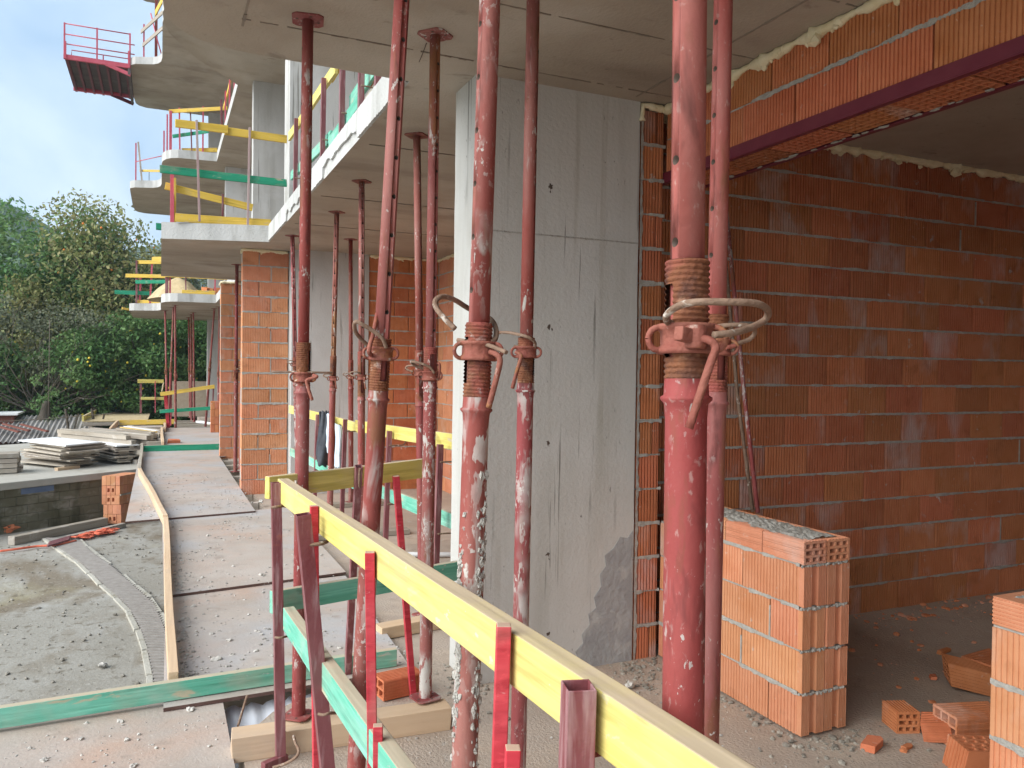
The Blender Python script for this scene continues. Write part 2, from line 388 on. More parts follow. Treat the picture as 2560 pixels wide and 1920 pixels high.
class MB:
    """collects shapes (world coordinates) and links them as ONE mesh object"""

    def __init__(s):
        s.v = []; s.f = []; s.mi = []; s.m = 0; s.sm = []

    def add(s, vs, fs, smooth=False):
        n = len(s.v); s.v += [tuple(v) for v in vs]
        s.f += [tuple(i + n for i in f) for f in fs]
        s.mi += [s.m] * len(fs); s.sm += [smooth] * len(fs)
        return s

    def box(s, lo, hi):
        (a, b, c), (d, e, f) = lo, hi
        return s.add([(a, b, c), (d, b, c), (d, e, c), (a, e, c), (a, b, f), (d, b, f), (d, e, f), (a, e, f)],
                     [(0, 3, 2, 1), (4, 5, 6, 7), (0, 1, 5, 4), (1, 2, 6, 5), (2, 3, 7, 6), (3, 0, 4, 7)])

    def beam(s, p, q, w, h, up=(0, 0, 1), taper=1.0):
        p, q = Vector(p), Vector(q); d = (q - p).normalized(); up = Vector(up)
        sd = d.cross(up)
        if sd.length < 1e-4: sd = d.cross(Vector((1, 0, 0)))
        sd.normalize(); un = sd.cross(d)
        vs = []
        for c, t in ((p, 1), (q, taper)):
            for a, b in ((-1, -1), (1, -1), (1, 1), (-1, 1)):
                vs.append(c + sd * (a * w / 2 * t) + un * (b * h / 2 * t))
        return s.add(vs, [(0, 1, 2, 3), (7, 6, 5, 4), (0, 4, 5, 1), (1, 5, 6, 2), (2, 6, 7, 3), (3, 7, 4, 0)])

    def tube(s, pts, r, n=8, caps=True):
        pts = [Vector(p) for p in pts]; rs = r if isinstance(r, (list, tuple)) else [r] * len(pts)
        rings = []; ref = None
        for i, p in enumerate(pts):
            d = (pts[min(i + 1, len(pts) - 1)] - pts[max(i - 1, 0)]).normalized()
            if ref is None:
                ref = d.cross(Vector((0, 0, 1)))
                if ref.length < 1e-3: ref = Vector((1, 0, 0))
            ref = (ref - d * ref.dot(d)).normalized(); bi = d.cross(ref)
            rings.append([p + (ref * math.cos(2 * math.pi * k / n) + bi * math.sin(2 * math.pi * k / n)) * rs[i] for k in range(n)])
        vs = [v for r_ in rings for v in r_]; fs = []
        for i in range(len(pts) - 1):
            for k in range(n):
                fs.append((i * n + k, i * n + (k + 1) % n, (i + 1) * n + (k + 1) % n, (i + 1) * n + k))
        s.add(vs, fs, True)
        if caps:
            m = len(s.v) - len(vs)
            s.add([], [])
            s.f += [tuple(m + k for k in range(n))[::-1], tuple(m + (len(pts) - 1) * n + k for k in range(n))]
            s.mi += [s.m] * 2; s.sm += [False] * 2
        return s

    def lathe(s, o, ax, prof, n=24, skip=None, ref=(1, 0, 0), smooth=True):
        """prof: (distance along the axis, radius); skip(k, a): faces left out (slots)"""
        o, ax = Vector(o), Vector(ax).normalized(); ref = Vector(ref); ref = (ref - ax * ref.dot(ax)).normalized(); bi = ax.cross(ref)
        vs, fs = [], []
        for a, r in prof:
            for k in range(n):
                t = 2 * math.pi * k / n
                vs.append(o + ax * a + (ref * math.cos(t) + bi * math.sin(t)) * r)
        for i in range(len(prof) - 1):
            for k in range(n):
                if skip and skip(k, (prof[i][0] + prof[i + 1][0]) / 2): continue
                fs.append((i * n + k, i * n + (k + 1) % n, (i + 1) * n + (k + 1) % n, (i + 1) * n + k))
        return s.add(vs, fs, smooth)

    def prism(s, poly, z0, z1):
        n = len(poly)
        s.add([(x, y, z0) for x, y in poly] + [(x, y, z1) for x, y in poly],
              [tuple(range(n))[::-1], tuple(range(n, 2 * n))] + [(i, (i + 1) % n, n + (i + 1) % n, n + i) for i in range(n)])
        return s

    def blob(s, c, r, jag=0.25, sub=1, sq=(1, 1, 1), seed=None):
        bm = bmesh.new(); bmesh.ops.create_icosphere(bm, subdivisions=sub, radius=1)
        o = Vector((random.random() * 50, random.random() * 50, 0))
        vs = []
        for v in bm.verts:
            f = 1 + jag * (mnoise.noise(v.co * 1.7 + o) * 1.6)
            vs.append((c[0] + v.co.x * r * f * sq[0], c[1] + v.co.y * r * f * sq[1], c[2] + v.co.z * r * f * sq[2]))
        fs = [tuple(v.index for v in f.verts) for f in bm.faces]
        bm.free()
        return s.add(vs, fs, False)

    def mesh(s, name, mats, off=Vector((0, 0, 0))):
        me = bpy.data.meshes.new(name)
        me.from_pydata([(v[0] - off[0], v[1] - off[1], v[2] - off[2]) for v in s.v], [], s.f)
        for m in (mats if isinstance(mats, (list, tuple)) else [mats]):
            me.materials.append(MT[m])
        me.polygons.foreach_set('material_index', s.mi)
        me.polygons.foreach_set('use_smooth', s.sm)
        me.update()
        return me

    def build(s, name, mats, parent=None, loc=None, bevel=0.0):
        if parent is not None:
            off = base_of(parent)
            return link(name, s.mesh(name, mats, off), parent, (0, 0, 0), bevel)
        off = Vector(loc) if loc else Vector(s.v[0])
        return link(name, s.mesh(name, mats, off), None, off, bevel)


def dirs(p, q, up=(0, 0, 1)):
    p, q = Vector(p), Vector(q); x = (q - p).normalized(); up = Vector(up)
    y = up.cross(x)
    if y.length < 1e-4: y = Vector((0, 1, 0)).cross(x)
    y.normalize(); z = x.cross(y)
    return x, y, z, (q - p).length


def board(name, p, q, t, h, m, parent=None, up=(0, 0, 1), bevel=0.003, wob=0.004):
    """a sawn board from p to q (centre line), t thick sideways, h high; its own local x runs along the grain"""
    x, y, z, L = dirs(p, q, up)
    n = max(2, int(L / 0.25)); sec = []
    vs, fs = [], []
    ph = random.random() * 9
    for i in range(n + 1):
        a = L * i / n
        dy = wob * math.sin(a * 1.7 + ph); dz = wob * 0.6 * math.sin(a * 2.3 + ph * 2)
        e = 1 + 0.02 * math.sin(a * 5 + ph)
        for u, w in ((-1, -1), (1, -1), (1, 1), (-1, 1)):
            vs.append((a + (0.004 * random.uniform(-1, 1) if i in (0, n) else 0), u * t / 2 + dy, w * h / 2 * e + dz))
    for i in range(n):
        k = i * 4
        for j in range(4):
            fs.append((k + j, k + (j + 1) % 4, k + 4 + (j + 1) % 4, k + 4 + j))
    fs += [(3, 2, 1, 0), (n * 4, n * 4 + 1, n * 4 + 2, n * 4 + 3)]
    me = bpy.data.meshes.new(name); me.from_pydata(vs, [], fs); me.materials.append(MT[m]); me.update()
    o = link(name, me, parent, bevel=bevel)
    mx = Matrix((x, y, z)).transposed().to_4x4()
    mx.translation = Vector(p) - (base_of(parent) if parent else Vector((0, 0, 0)))
    o.matrix_local = mx
    return o


def copy_tree(o, parent=None):
    c = o.copy(); COL.objects.link(c); c.parent = parent
    for ch in list(o.children): copy_tree(ch, c)
    return c

# ---------------------------------------------------------------- the setting: ground, slabs, columns
def rnd_corner(pts):
    """pts: (x, y) or (x, y, radius) -> polygon with those corners rounded"""
    out = []; n = len(pts)
    for i, p in enumerate(pts):
        if len(p) == 2: out.append(p); continue
        c = Vector(p[:2]); a = Vector(pts[i - 1][:2]); b = Vector(pts[(i + 1) % n][:2]); r = p[2]
        da, db = (a - c).normalized(), (b - c).normalized()
        p0, p1 = c + da * r, c + db * r
        for k in range(9):
            t = k / 8
            q = p0 * (1 - t) ** 2 + c * 2 * t * (1 - t) + p1 * t * t
            out.append((q.x, q.y))
    return out


SJOG = [(1.30, 28.42), (-0.47, 28.41), (-0.66, 28.28), (-0.76, 28.09), (-0.81, 27.4), (-0.81, 24.75), (-0.79, 24.57), (-0.68, 24.43), (-0.46, 24.35), (-0.23, 24.25),
        (-0.10, 24.12), (-0.03, 23.93), (0, 23.62), (0, 21.25), (0.025, 20.98), (0.09, 20.76), (0.2, 20.6), (0.36, 20.5), (1.21, 20.43)]
poly_floor = [(9.0, -5.0), (9.0, 28.4), (1.12, 28.4), (1.12, 4.16), (0.62, 4.02), (0.5, 3.93), (0.41, 3.80), (0.33, 3.74), (0.31, -5.0)]
poly_s1 = rnd_corner([(9, -5), (9, 28.42)] + SJOG + [(1.21, 14.84), (0.0, 14.86), (0.0, 10.5), (1.21, 10.14), (1.21, 4.14), (0.0, 4.10, 0.42), (0.0, -5.0)])
poly_s2 = rnd_corner([(9, -5), (9, 28.42)] + SJOG + [(1.21, 14.76), (0.98, 14.43), (0.68, 14.02), (0.52, 13.83), (0.28, 13.33), (0.09, 12.92), (0.02, 12.55), (0.0, 12.2), (0.05, 11.98), (0.16, 11.83), (0.35, 11.75), (1.21, 11.7), (1.21, -5)])
poly_s3 = [(9, 10), (9, 28.42)] + SJOG + [(1.21, 10)]


def slab(name, label, poly, z0, z1, mats=('soffit', 'fascia', 'floor')):
    n = len(poly); mb = MB()
    vs = [(x, y, z0) for x, y in poly] + [(x, y, z1) for x, y in poly]
    mb.m = 0; mb.add(vs, [tuple(range(n))[::-1]])
    mb.m = 1; mb.add(vs, [(i, (i + 1) % n, n + (i + 1) % n, n + i) for i in range(n)])
    mb.m = 2; mb.add(vs, [tuple(range(n, 2 * n))])
    o = mb.build(name, list(mats), loc=(poly[0][0], poly[0][1], z0))
    return tag(o, label, 'concrete slab')


fl = MB().prism(poly_floor, -0.22, 0.0)
fo = structure(fl.build('floor', 'floor', loc=(0, 0, 0)))
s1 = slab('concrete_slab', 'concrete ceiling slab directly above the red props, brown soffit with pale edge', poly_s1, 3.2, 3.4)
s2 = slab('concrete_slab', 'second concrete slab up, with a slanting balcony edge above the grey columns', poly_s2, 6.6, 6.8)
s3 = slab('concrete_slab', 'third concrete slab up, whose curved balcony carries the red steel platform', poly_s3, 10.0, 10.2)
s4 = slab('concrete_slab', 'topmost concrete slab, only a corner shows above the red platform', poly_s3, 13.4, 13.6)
# formwork fins under the near ceiling, spalled pale skin on the stepped slab edge
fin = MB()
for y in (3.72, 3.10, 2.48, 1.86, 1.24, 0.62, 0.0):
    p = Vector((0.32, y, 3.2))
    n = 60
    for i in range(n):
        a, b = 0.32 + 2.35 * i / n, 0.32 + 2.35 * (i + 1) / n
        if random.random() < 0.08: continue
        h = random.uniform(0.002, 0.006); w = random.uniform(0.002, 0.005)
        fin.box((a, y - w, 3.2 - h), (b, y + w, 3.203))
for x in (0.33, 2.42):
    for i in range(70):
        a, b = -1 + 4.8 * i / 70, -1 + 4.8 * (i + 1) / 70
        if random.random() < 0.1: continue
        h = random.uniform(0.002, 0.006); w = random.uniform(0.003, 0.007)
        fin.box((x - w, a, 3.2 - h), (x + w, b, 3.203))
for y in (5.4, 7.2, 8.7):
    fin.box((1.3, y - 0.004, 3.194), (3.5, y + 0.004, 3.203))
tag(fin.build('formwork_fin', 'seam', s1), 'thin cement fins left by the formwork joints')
sk = MB(); n = 240; top, bot = [], []
cur = 3.2
for i in range(n + 1):
    y = 4.16 + (10.10 - 4.16) * i / n
    big = mnoise.noise(Vector((y * 1.3, 3.1, 0)))
    d = 0.0
    if 5.3 < y < 6.55: d = 0.085 + 0.07 * mnoise.noise(Vector((y * 4, 0, 5)))
    if 7.3 < y < 8.6: d = 0.07 + 0.07 * mnoise.noise(Vector((y * 5, 0, 9)))
    d += 0.012 * abs(mnoise.noise(Vector((y * 20, 1, 0)))) + 0.008 * random.random()
    top.append((1.21, y, 3.402)); bot.append((1.21, y, 3.197 + max(0, d)))
vs = []
for t, b in zip(top, bot):
    j = 0.004 * random.random()
    vs += [(1.200 - j, t[1], t[2]), (1.194 - j, b[1], b[2]), (1.215, b[1], b[2]), (1.24, t[1], t[2])]
fs = []
for i in range(n):
    k = 4 * i
    fs += [(k, k + 1, k + 5, k + 4), (k + 1, k + 2, k + 6, k + 5), (k + 3, k, k + 4, k + 7)]
sk.add(vs, fs)
tag(sk.build('edge_skin', 'fascia', s1), 'white spalled skin along the stepped slab edge')


def column(label, x0, x1, y0, y1, z0, z1, m='concrete'):
    mb = MB()
    # split the faces so that the edges can be slightly uneven
    nz = 24; ring = [(x0, y0), (x1, y0), (x1, y1), (x0, y1)]
    vs, fs = [], []
    for i in range(nz + 1):
        z = z0 + (z1 - z0) * i / nz
        for x, y in ring:
            vs.append((x + random.uniform(-1, 1) * 0.0015, y + random.uniform(-1, 1) * 0.0015, z))
    for i in range(nz):
        for j in range(4):
            fs.append((4 * i + j, 4 * i + (j + 1) % 4, 4 * i + 4 + (j + 1) % 4, 4 * i + 4 + j))
    mb.add(vs, fs)
    o = mb.build('concrete_column', m, loc=(x0, y0, z0), bevel=0.006)
    return tag(o, label, 'column')


MT['column'] = mat('streaked_column_concrete', (0.51, 0.505, 0.47), (0.58, 0.575, 0.54), 1.2, 0.88, 0.3, 45, (1, 1, 0.7),
                   [((0.40, 0.39, 0.345), 4, 0.50, 0.74, (1, 1, 0.10), 0.5), ((0.60, 0.60, 0.58), 1.1, 0.50, 0.70, None, 0.5), ((0.36, 0.335, 0.275), 11, 0.54, 0.68, (1, 1, 0.03), 0.6, 0.9),
                    ((0.15, 0.14, 0.12), 26, 0.615, 0.635, (1, 1, 0.020), 0.8, 1.1), ((0.14, 0.135, 0.12), 45, 0.66, 0.69, (1, 1, 0.45), 0.8, 3.0)], shift=False)
colN = column('wide grey concrete column with rain streaks beside the brick pier', 1.495, 2.495, 3.87, 4.20, 0, 3.2, 'column')
# tie holes and pour joint on the broad face
hol = MB()
for x, z in ((1.93, 2.66), (1.93, 1.90), (1.935, 1.27), (1.94, 0.66), (1.95, 0.22)):
    hol.blob((x, 3.871, z), 0.011, 0.9, 2, (1, 0.25, 1.1))
    for k_ in range(3): hol.blob((x + random.uniform(-.02, .02), 3.871, z - random.uniform(0.005, 0.03)), random.uniform(0.002, 0.005), 0.8, 1, (1, 0.3, 1.8))
hol.build('tie_hole', 'wire', colN)['kind'] = 'stuff'
jt = MB()
for i in range(60):
    a, b = 1.50 + 0.99 * i / 60, 1.50 + 0.99 * (i + 1) / 60
    h = random.uniform(0.001, 0.004)
    jt.box((a, 3.868 - h * 0.6, 2.395 - h), (b, 3.871, 2.397 + h))
jt.build('pour_joint', 'mortar', colN)
pt = MB()     # trowelled grey cement patch at the foot of the column
px_ = [(2.484, 0.0), (2.10, 0.0), (2.10, 0.03), (2.14, 0.06), (2.12, 0.10), (2.17, 0.14), (2.16, 0.19), (2.21, 0.24), (2.20, 0.30), (2.25, 0.33), (2.235, 0.39), (2.28, 0.45), (2.27, 0.52), (2.31, 0.56), (2.30, 0.62), (2.36, 0.66), (2.40, 0.72), (2.45, 0.71), (2.484, 0.75)]
pt.add([(x, 3.868, z) for x, z in px_] + [(x, 3.871, z) for x, z in px_],
       [tuple(range(len(px_)))[::-1]] + [(i, (i + 1) % len(px_), len(px_) + (i + 1) % len(px_), len(px_) + i) for i in range(len(px_))])
MT['patch'] = mat('dark_cement_patch', (0.29, 0.295, 0.295), (0.38, 0.385, 0.375), 6, 0.9, 0.7, 30, None, [((0.24, 0.24, 0.235), 4, 0.5, 0.65, (0.4, 1, 1), 0.7), ((0.46, 0.46, 0.44), 7, 0.56, 0.66, None, 0.7)])
tag(pt.build('cement_patch', 'patch', colN), 'dark trowelled cement patch')
column('grey concrete column inside the next bay beside the brick pillar', 1.55, 2.57, 10.60, 10.95, 0, 3.2)
column('grey column on the upper floor behind the stepped slab edge', 1.50, 2.54, 10.56, 11.0, 3.4, 6.6)
column('grey column on the upper floor farther along behind the yellow boards', 1.44, 2.10, 14.40, 14.62, 3.4, 6.6)
column('far grey column on the upper floor near the heap of grey sand', 1.44, 2.10, 20.85, 21.1, 3.4, 6.6)
column('far grey column under the highest balcony, seen against the sky', 1.40, 2.1, 28.0, 28.3, 6.8, 10.0)
column('far grey column below the farthest balcony beside the tan netting', 1.39, 2.1, 27.75, 28.0, 0, 3.2)
column('far grey column on the far balcony behind the sand heap', 1.40, 2.1, 27.75, 28.0, 3.4, 6.6)

# hidden room shell behind the brick front
rs = MB().box((8.6, -4.8, 0), (8.9, 27.9, 3.2)).build('room_wall', 'brick_in'); tag(rs, 'bare inner wall deep in the dark room', 'wall')
rs = MB().box((2.95, -4.95, 0), (8.6, -4.8, 3.2)).build('room_wall', 'brick_in'); tag(rs, 'bare end wall of the dark room behind the camera side', 'wall')

# courtyard ground, reaching the horizon
gr = MB(); N = 70
ext = np.concatenate([-np.geomspace(740, 1.0, N), [0], np.geomspace(1.0, 740, N)])
gx = ext - 1.0; gy = ext + 12.0
vs = []
for y in gy:
    for x in gx:
        z = -1.5
        if x < 2 and abs(y - 12) < 30: z += 0.02 * mnoise.noise(Vector((x * 0.6, y * 0.6, 0)))
        vs.append((x, y, z))
W_ = len(gx)
gr.add(vs, [(j * W_ + i, j * W_ + i + 1, (j + 1) * W_ + i + 1, (j + 1) * W_ + i) for j in range(len(gy) - 1) for i in range(W_ - 1)], True)
structure(gr.build('ground', 'courtyard', loc=(0, 12, -1.5)))
# ---------------------------------------------------------------- hollow-clay brickwork
BRK = {}


def brick_mesh(w, h, d, ribs, m, horiz=False):
    key = (round(w, 2), round(h, 3), round(d, 2), ribs, m, horiz)
    if key in BRK: return BRK[key]
    w = key[0]
    g = 0.0045 if m == 'brick_wall' else 0.006 if m == 'brick' else 0.011
    span = h if horiz else w
    # ribbed profile on front (y = 0) and plain back, extruded
    prof = [(0.0, 0.002)]
    for i in range(ribs):
        a = span * (0.02 + 0.96 * i / ribs); st = span * 0.96 / ribs
        prof += [(a, 0.0), (a + st * 0.52, 0.0), (a + st * 0.60, g), (a + st * 0.92, g)]
    prof += [(span * 0.98, 0.0), (span, 0.002), (span, d), (0.0, d)]
    n = len(prof); vs, fs = [], []
    L = w if horiz else h
    for e in (0.0, L):
        for a, y in prof:
            vs.append((e, y, a) if horiz else (a, y, e))
    for i in range(n):
        fs.append((i, (i + 1) % n, n + (i + 1) % n, n + i))
    fs += [tuple(range(n))[::-1], tuple(range(n, 2 * n))]
    me = bpy.data.meshes.new('brick'); me.from_pydata(vs, [], fs)
    me.materials.append(MT[m]); me.update()
    BRK[key] = me
    return me


def brickwork(root, O, u, nrm, length, courses, depth, m, ribs=46.0, mort='mortar', joint=0.010, head=0.25, z_gap=0.0, fill=True, smear=1.0, top_mortar=False):
    """courses: (height, first brick width, brick width[, horiz]); O on the front face, u along it, nrm outward"""
    O, u, nrm = Vector(O), Vector(u), Vector(nrm); iny = -nrm
    off = base_of(root); zc = 0.0
    mo = MB(); beds = []
    R = Matrix((u, iny, Vector((0, 0, 1)))).transposed()
    for c in courses:
        h, first, bw = c[:3]; hz = len(c) > 3 and c[3]
        a = 0.0; w = first
        while a < length - 0.02:
            w = min(w, length - a)
            if length - a - w < 0.05: w = length - a
            rb = max(3, int(h * 65)) if hz else max(3, int(round(w * ribs)))
            me = brick_mesh(w - (0.013 if m == 'brick_in' else 0.007), h - joint, depth, rb, m, hz)
            o = bpy.data.objects.new('brick', me); COL.objects.link(o); o.parent = root
            jit = Matrix.Rotation(random.uniform(-1, 1) * 0.004, 3, 'Z') @ Matrix.Rotation(random.uniform(-1, 1) * 0.004, 3, 'Y')
            mx = (R @ jit).to_4x4()
            mx.translation = O - off + u * a + Vector((0, 0, zc)) + nrm * random.uniform(-0.003, 0.003)
            o.matrix_local = mx
            if random.random() < head and a > 0:
                hp = O + u * (a - 0.004) + Vector((0, 0, zc))
                q = hp + nrm * 0.003; ww = random.uniform(0.006, 0.014)
                z1 = h * random.uniform(0.6, 1.0); pts = []
                for s_, zz in ((-1, 0), (1, 0), (1.3 * random.uniform(0.6, 1), z1 / 2), (0.8, z1), (-0.9, z1), (-1.2 * random.uniform(0.6, 1), z1 / 2)):
                    pts.append(q + u * (s_ * ww / 2) + Vector((0, 0, zz)))
                k = len(pts)
                mo.add(pts + [p - nrm * 0.02 for p in pts], [tuple(range(k)), *[(i, i + k, (i + 1) % k + k, (i + 1) % k) for i in range(k)]])
            a += w; w = bw
        zc += h
        beds.append(zc - joint)
    # bed joints: uneven squeezed strips
    step = 0.022
    for bi, zb in enumerate(beds if top_mortar else beds[:-1]):
        n = int(length / step); vs, fs = [], []
        ph = random.random() * 99
        for i in range(n + 1):
            a = length * i / n
            t = mnoise.noise(Vector((a * 6 + ph, zb * 3, 0)))
            r = random.random()
            pr = 0.001 + 0.004 * max(0, t) + 0.003 * r * smear
            up_ = 0.002 + 0.004 * r * smear + 0.010 * smear * max(0, t - 0.15)
            dn = 0.002 + 0.008 * (random.random() ** 3) * smear + 0.016 * smear * max(0, t - 0.2)
            if t < -0.25: pr = -0.006; up_ = 0; dn = 0
            p = O + u * a
            vs += [p - nrm * 0.02 + Vector((0, 0, zb - 0.001)), p + nrm * pr + Vector((0, 0, zb - dn)), p + nrm * (pr * 1.2) + Vector((0, 0, zb + joint / 2)),
                   p + nrm * pr + Vector((0, 0, zb + joint + up_)), p - nrm * 0.02 + Vector((0, 0, zb + joint + 0.001))]
        for i in range(n):
            k = 5 * i
            for j in range(4): fs.append((k + j, k + j + 1, k + 6 + j, k + 5 + j))
        mo.add(vs, fs)
    if fill:
        pp = [O - nrm * 0.03, O + u * length - nrm * 0.03, O + u * length - nrm * (depth - 0.012), O - nrm * (depth - 0.012)]
        zt = zc - joint
        mo.add([p + Vector((0, 0, 0.002)) for p in pp] + [p + Vector((0, 0, zt)) for p in pp],
               [(3, 2, 1, 0), (4, 5, 6, 7), (0, 1, 5, 4), (1, 2, 6, 5), (2, 3, 7, 6), (3, 0, 4, 7)])
    if mo.v: mo.build('mortar_joint', mort, root)
    return zc


def foam(parent, pts, r=0.022, sag=0.02, step=0.02):
    pts = [Vector(p) for p in pts]; path, rs = [], []
    ph = random.random() * 50
    for i in range(len(pts) - 1):
        n = max(2, int((pts[i + 1] - pts[i]).length / step))
        for k in range(n):
            p = pts[i].lerp(pts[i + 1], k / n)
            a = (i * 100 + k) * step
            w = mnoise.noise(Vector((a * 9 + ph, 0, 0))); w2 = mnoise.noise(Vector((a * 30 + ph, 4, 0)))
            rr = r * (1 + 0.8 * w + 0.55 * w2)
            if random.random() < 0.04: rr *= 1.6
            path.append(p + Vector((0.004 * w2, 0.004 * w, -sag * 0.35 * (1 + w)))); rs.append(max(0.006, rr))
    fm = MB().tube(path, rs, 10)
    for p, r_ in zip(path, rs):                    # bubbles and drips
        if random.random() < 0.5:
            fm.blob(p + Vector((random.uniform(-.6, .6), random.uniform(-.6, .6), random.uniform(-1.1, 0.3))) * r_, r_ * random.uniform(0.35, 0.8), 0.4, 1)
    o = fm.build('foam_seal', 'foam', parent)
    return o


FX, FZ = 2.667, 2.816
cour = [(0.2, 0.18 if i % 2 else 0.36, 0.36) for i in range(16)]
# back wall of the room
bw = thing('brick_wall', 'dim ribbed clay block wall at the back of the room with pinkish bloom', 'brick wall', (2.68, 4.04, 0))
brickwork(bw, (2.68, 4.04, 0.0), (1, 0, 0), (0, -1, 0), 4.86, [(0.199, 0.20 if i % 2 else 0.36, 0.36) for i in range(16)], 0.19, 'brick_in', head=0.05, smear=0.7, ribs=42.0, joint=0.009)
foam(bw, [(2.7, 4.02, 3.195), (7.5, 4.02, 3.195)], 0.026)
# pier between column and window
pier = thing('brick_pier', 'narrow strip of ribbed clay blocks between the grey column and the window opening', 'brick pier', (2.505, 3.872, 0))
brickwork(pier, (2.505, 3.872, 0.0), (1, 0, 0), (0, -1, 0), 0.163, [(0.198, 0.17 if i % 3 else 0.11, 0.17) for i in range(16)], 0.17, 'brick_in', head=0.2, smear=1.4)
mb = MB(); vs = []; nz = 150
for i in range(nz + 1):
    z = 3.17 * i / nz; w = 0.012 + 0.012 * random.random()
    vs += [(2.497, 3.866 - 0.004 * random.random(), z), (2.497 + w, 3.867 - 0.003 * random.random(), z)]
mb.add(vs, [(2 * i, 2 * i + 1, 2 * i + 3, 2 * i + 2) for i in range(nz)])
tag(mb.build('side_mortar', 'mortar', pier), 'ragged mortar seam against the concrete column')
foam(pier, [(2.50, 3.862, 3.10), (2.502, 3.86, 3.185), (2.54, 3.858, 3.188), (2.68, 3.85, 3.175)], 0.017)
# brickwork over the window, carried by the steel lintel
uw = thing('brick_wall', 'two courses of pale orange clay blocks above the dark red steel lintel', 'brick wall', (FX, 3.86, FZ))
brickwork(uw, (FX, 3.86, FZ + 0.004), (0, -1, 0), (-1, 0, 0), 4.2, [(0.188, 0.30, 0.36), (0.188, 0.14, 0.36)], 0.28, 'brick', head=0.12, smear=1.3)
foam(uw, [(FX - 0.004, 3.86, 3.19), (FX - 0.004, -0.3, 3.19)], 0.023, 0.03)
# low wall under the window
lw = thing('brick_parapet', 'low unfinished clay block wall under the window with open hollow ends', 'brick wall', (FX, 3.86, 0))
LWZ = brickwork(lw, (FX, 3.86, 0.012), (0, -1, 0), (-1, 0, 0), 1.105, [(0.196, 0.20, 0.36), (0.196, 0.36, 0.36), (0.196, 0.20, 0.36), (0.196, 0.36, 0.36)], 0.135, 'brick_wall', head=0.7, smear=1.0, top_mortar=True, ribs=44)
brickwork(lw, (FX + 0.142, 3.86, 0.012), (0, -1, 0), (-1, 0, 0), 1.105, [(0.196, 0.30, 0.36), (0.196, 0.14, 0.36), (0.196, 0.30, 0.36), (0.196, 0.14, 0.36)], 0.135, 'brick_wall', head=0.0, smear=0.4, ribs=44)
# profiled end face: grooved end blocks seen from the opening (faces -Y)
endp = []
for x0 in (FX + 0.001, FX + 0.143):
    w = 0.132
    pr = [(0, 0)]
    for k in range(4): pr += [(0.004 + k * 0.010, 0.0), (0.010 + k * 0.010, 0.0), (0.0115 + k * 0.010, 0.006), (0.0135 + k * 0.010, 0.006)]
    pr += [(0.046, 0.0), (0.047, 0.018), (0.085, 0.018), (0.086, 0.0)]
    for k in range(4): pr += [(0.089 + k * 0.010, 0.0), (0.095 + k * 0.010, 0.0), (0.0965 + k * 0.010, 0.006), (0.0985 + k * 0.010, 0.006)]
    pr += [(w, 0.0), (w, 0.03), (0, 0.03)]
    endp.append((x0, pr))
for ci in range(4):
    z0, z1 = 0.014 + ci * 0.196, 0.012 + ci * 0.196 + 0.184
    for x0, pr in endp:
        jy = random.uniform(-0.004, 0.003)
        MB().prism([(x0 + a, 2.732 + y + jy) for a, y in pr], z0, z1).build('end_block', 'brick_wall', lw)
ej = MB()
for ci in range(1, 5):
    z = 0.004 + ci * 0.196
    for k in range(26):
        x = FX + 0.275 * k / 26
        ej.blob((x, 2.74 + random.uniform(-0.006, 0.008), z + random.uniform(-0.004, 0.005)), random.uniform(0.006, 0.012), 0.5, 1)
ej.build('end_mortar', 'mortar', lw)['kind'] = 'stuff'


def hollow_block(name, c, u, v, a, L, W, H, m, parent=None, rows=3, cols=3, holes=True, loc=None, ribs=True):
    """a hollow clay block: u = hole direction (length L), v = width W, a = height H; its end faces show a grid of square holes"""
    c, u, v, a = Vector(c), Vector(u).normalized(), Vector(v).normalized(), Vector(a).normalized()
    mb = MB(); t = 0.011
    # outer shell and inner webs run the whole length: real through holes
    def bar(y0, y1, z0, z1):
        vs = []
        for s in (-L / 2, L / 2):
            for yy, zz in ((y0, z0), (y1, z0), (y1, z1), (y0, z1)):
                vs.append(c + u * s + v * yy + a * zz)
        mb.add(vs, [(3, 2, 1, 0), (4, 5, 6, 7), (0, 1, 5, 4), (1, 2, 6, 5), (2, 3, 7, 6), (3, 0, 4, 7)])
    for i in range(rows + 1):
        z = -H / 2 + (H - t) * i / rows
        bar(-W / 2, W / 2, z, z + t)
    for j in range(cols + 1):
        y = -W / 2 + (W - t) * j / cols
        for i in range(rows):
            z0 = -H / 2 + (H - t) * i / rows + t; z1 = -H / 2 + (H - t) * (i + 1) / rows
            sh = 0.0 if i % 2 == 0 or j in (0, cols) else 0.012
            bar(y + sh, y + t + sh, z0 - 0.001, z1 + 0.001)
    if ribs:                      # raised ribs on the long faces
        nr = 7
        for k in range(nr):
            z = -H / 2 + H * (k + 0.35) / nr
            bar(-W / 2 - 0.003, -W / 2 + 0.001, z, z + H * 0.055); bar(W / 2 - 0.001, W / 2 + 0.003, z, z + H * 0.055)
        for k in range(nr):
            y = -W / 2 + W * (k + 0.35) / nr
            bar(y, y + W * 0.055, H / 2 - 0.001, H / 2 + 0.003)
    if parent is not None: return mb.build(name, m, parent)
    return mb.build(name, m, loc=loc or c - a * (H / 2))


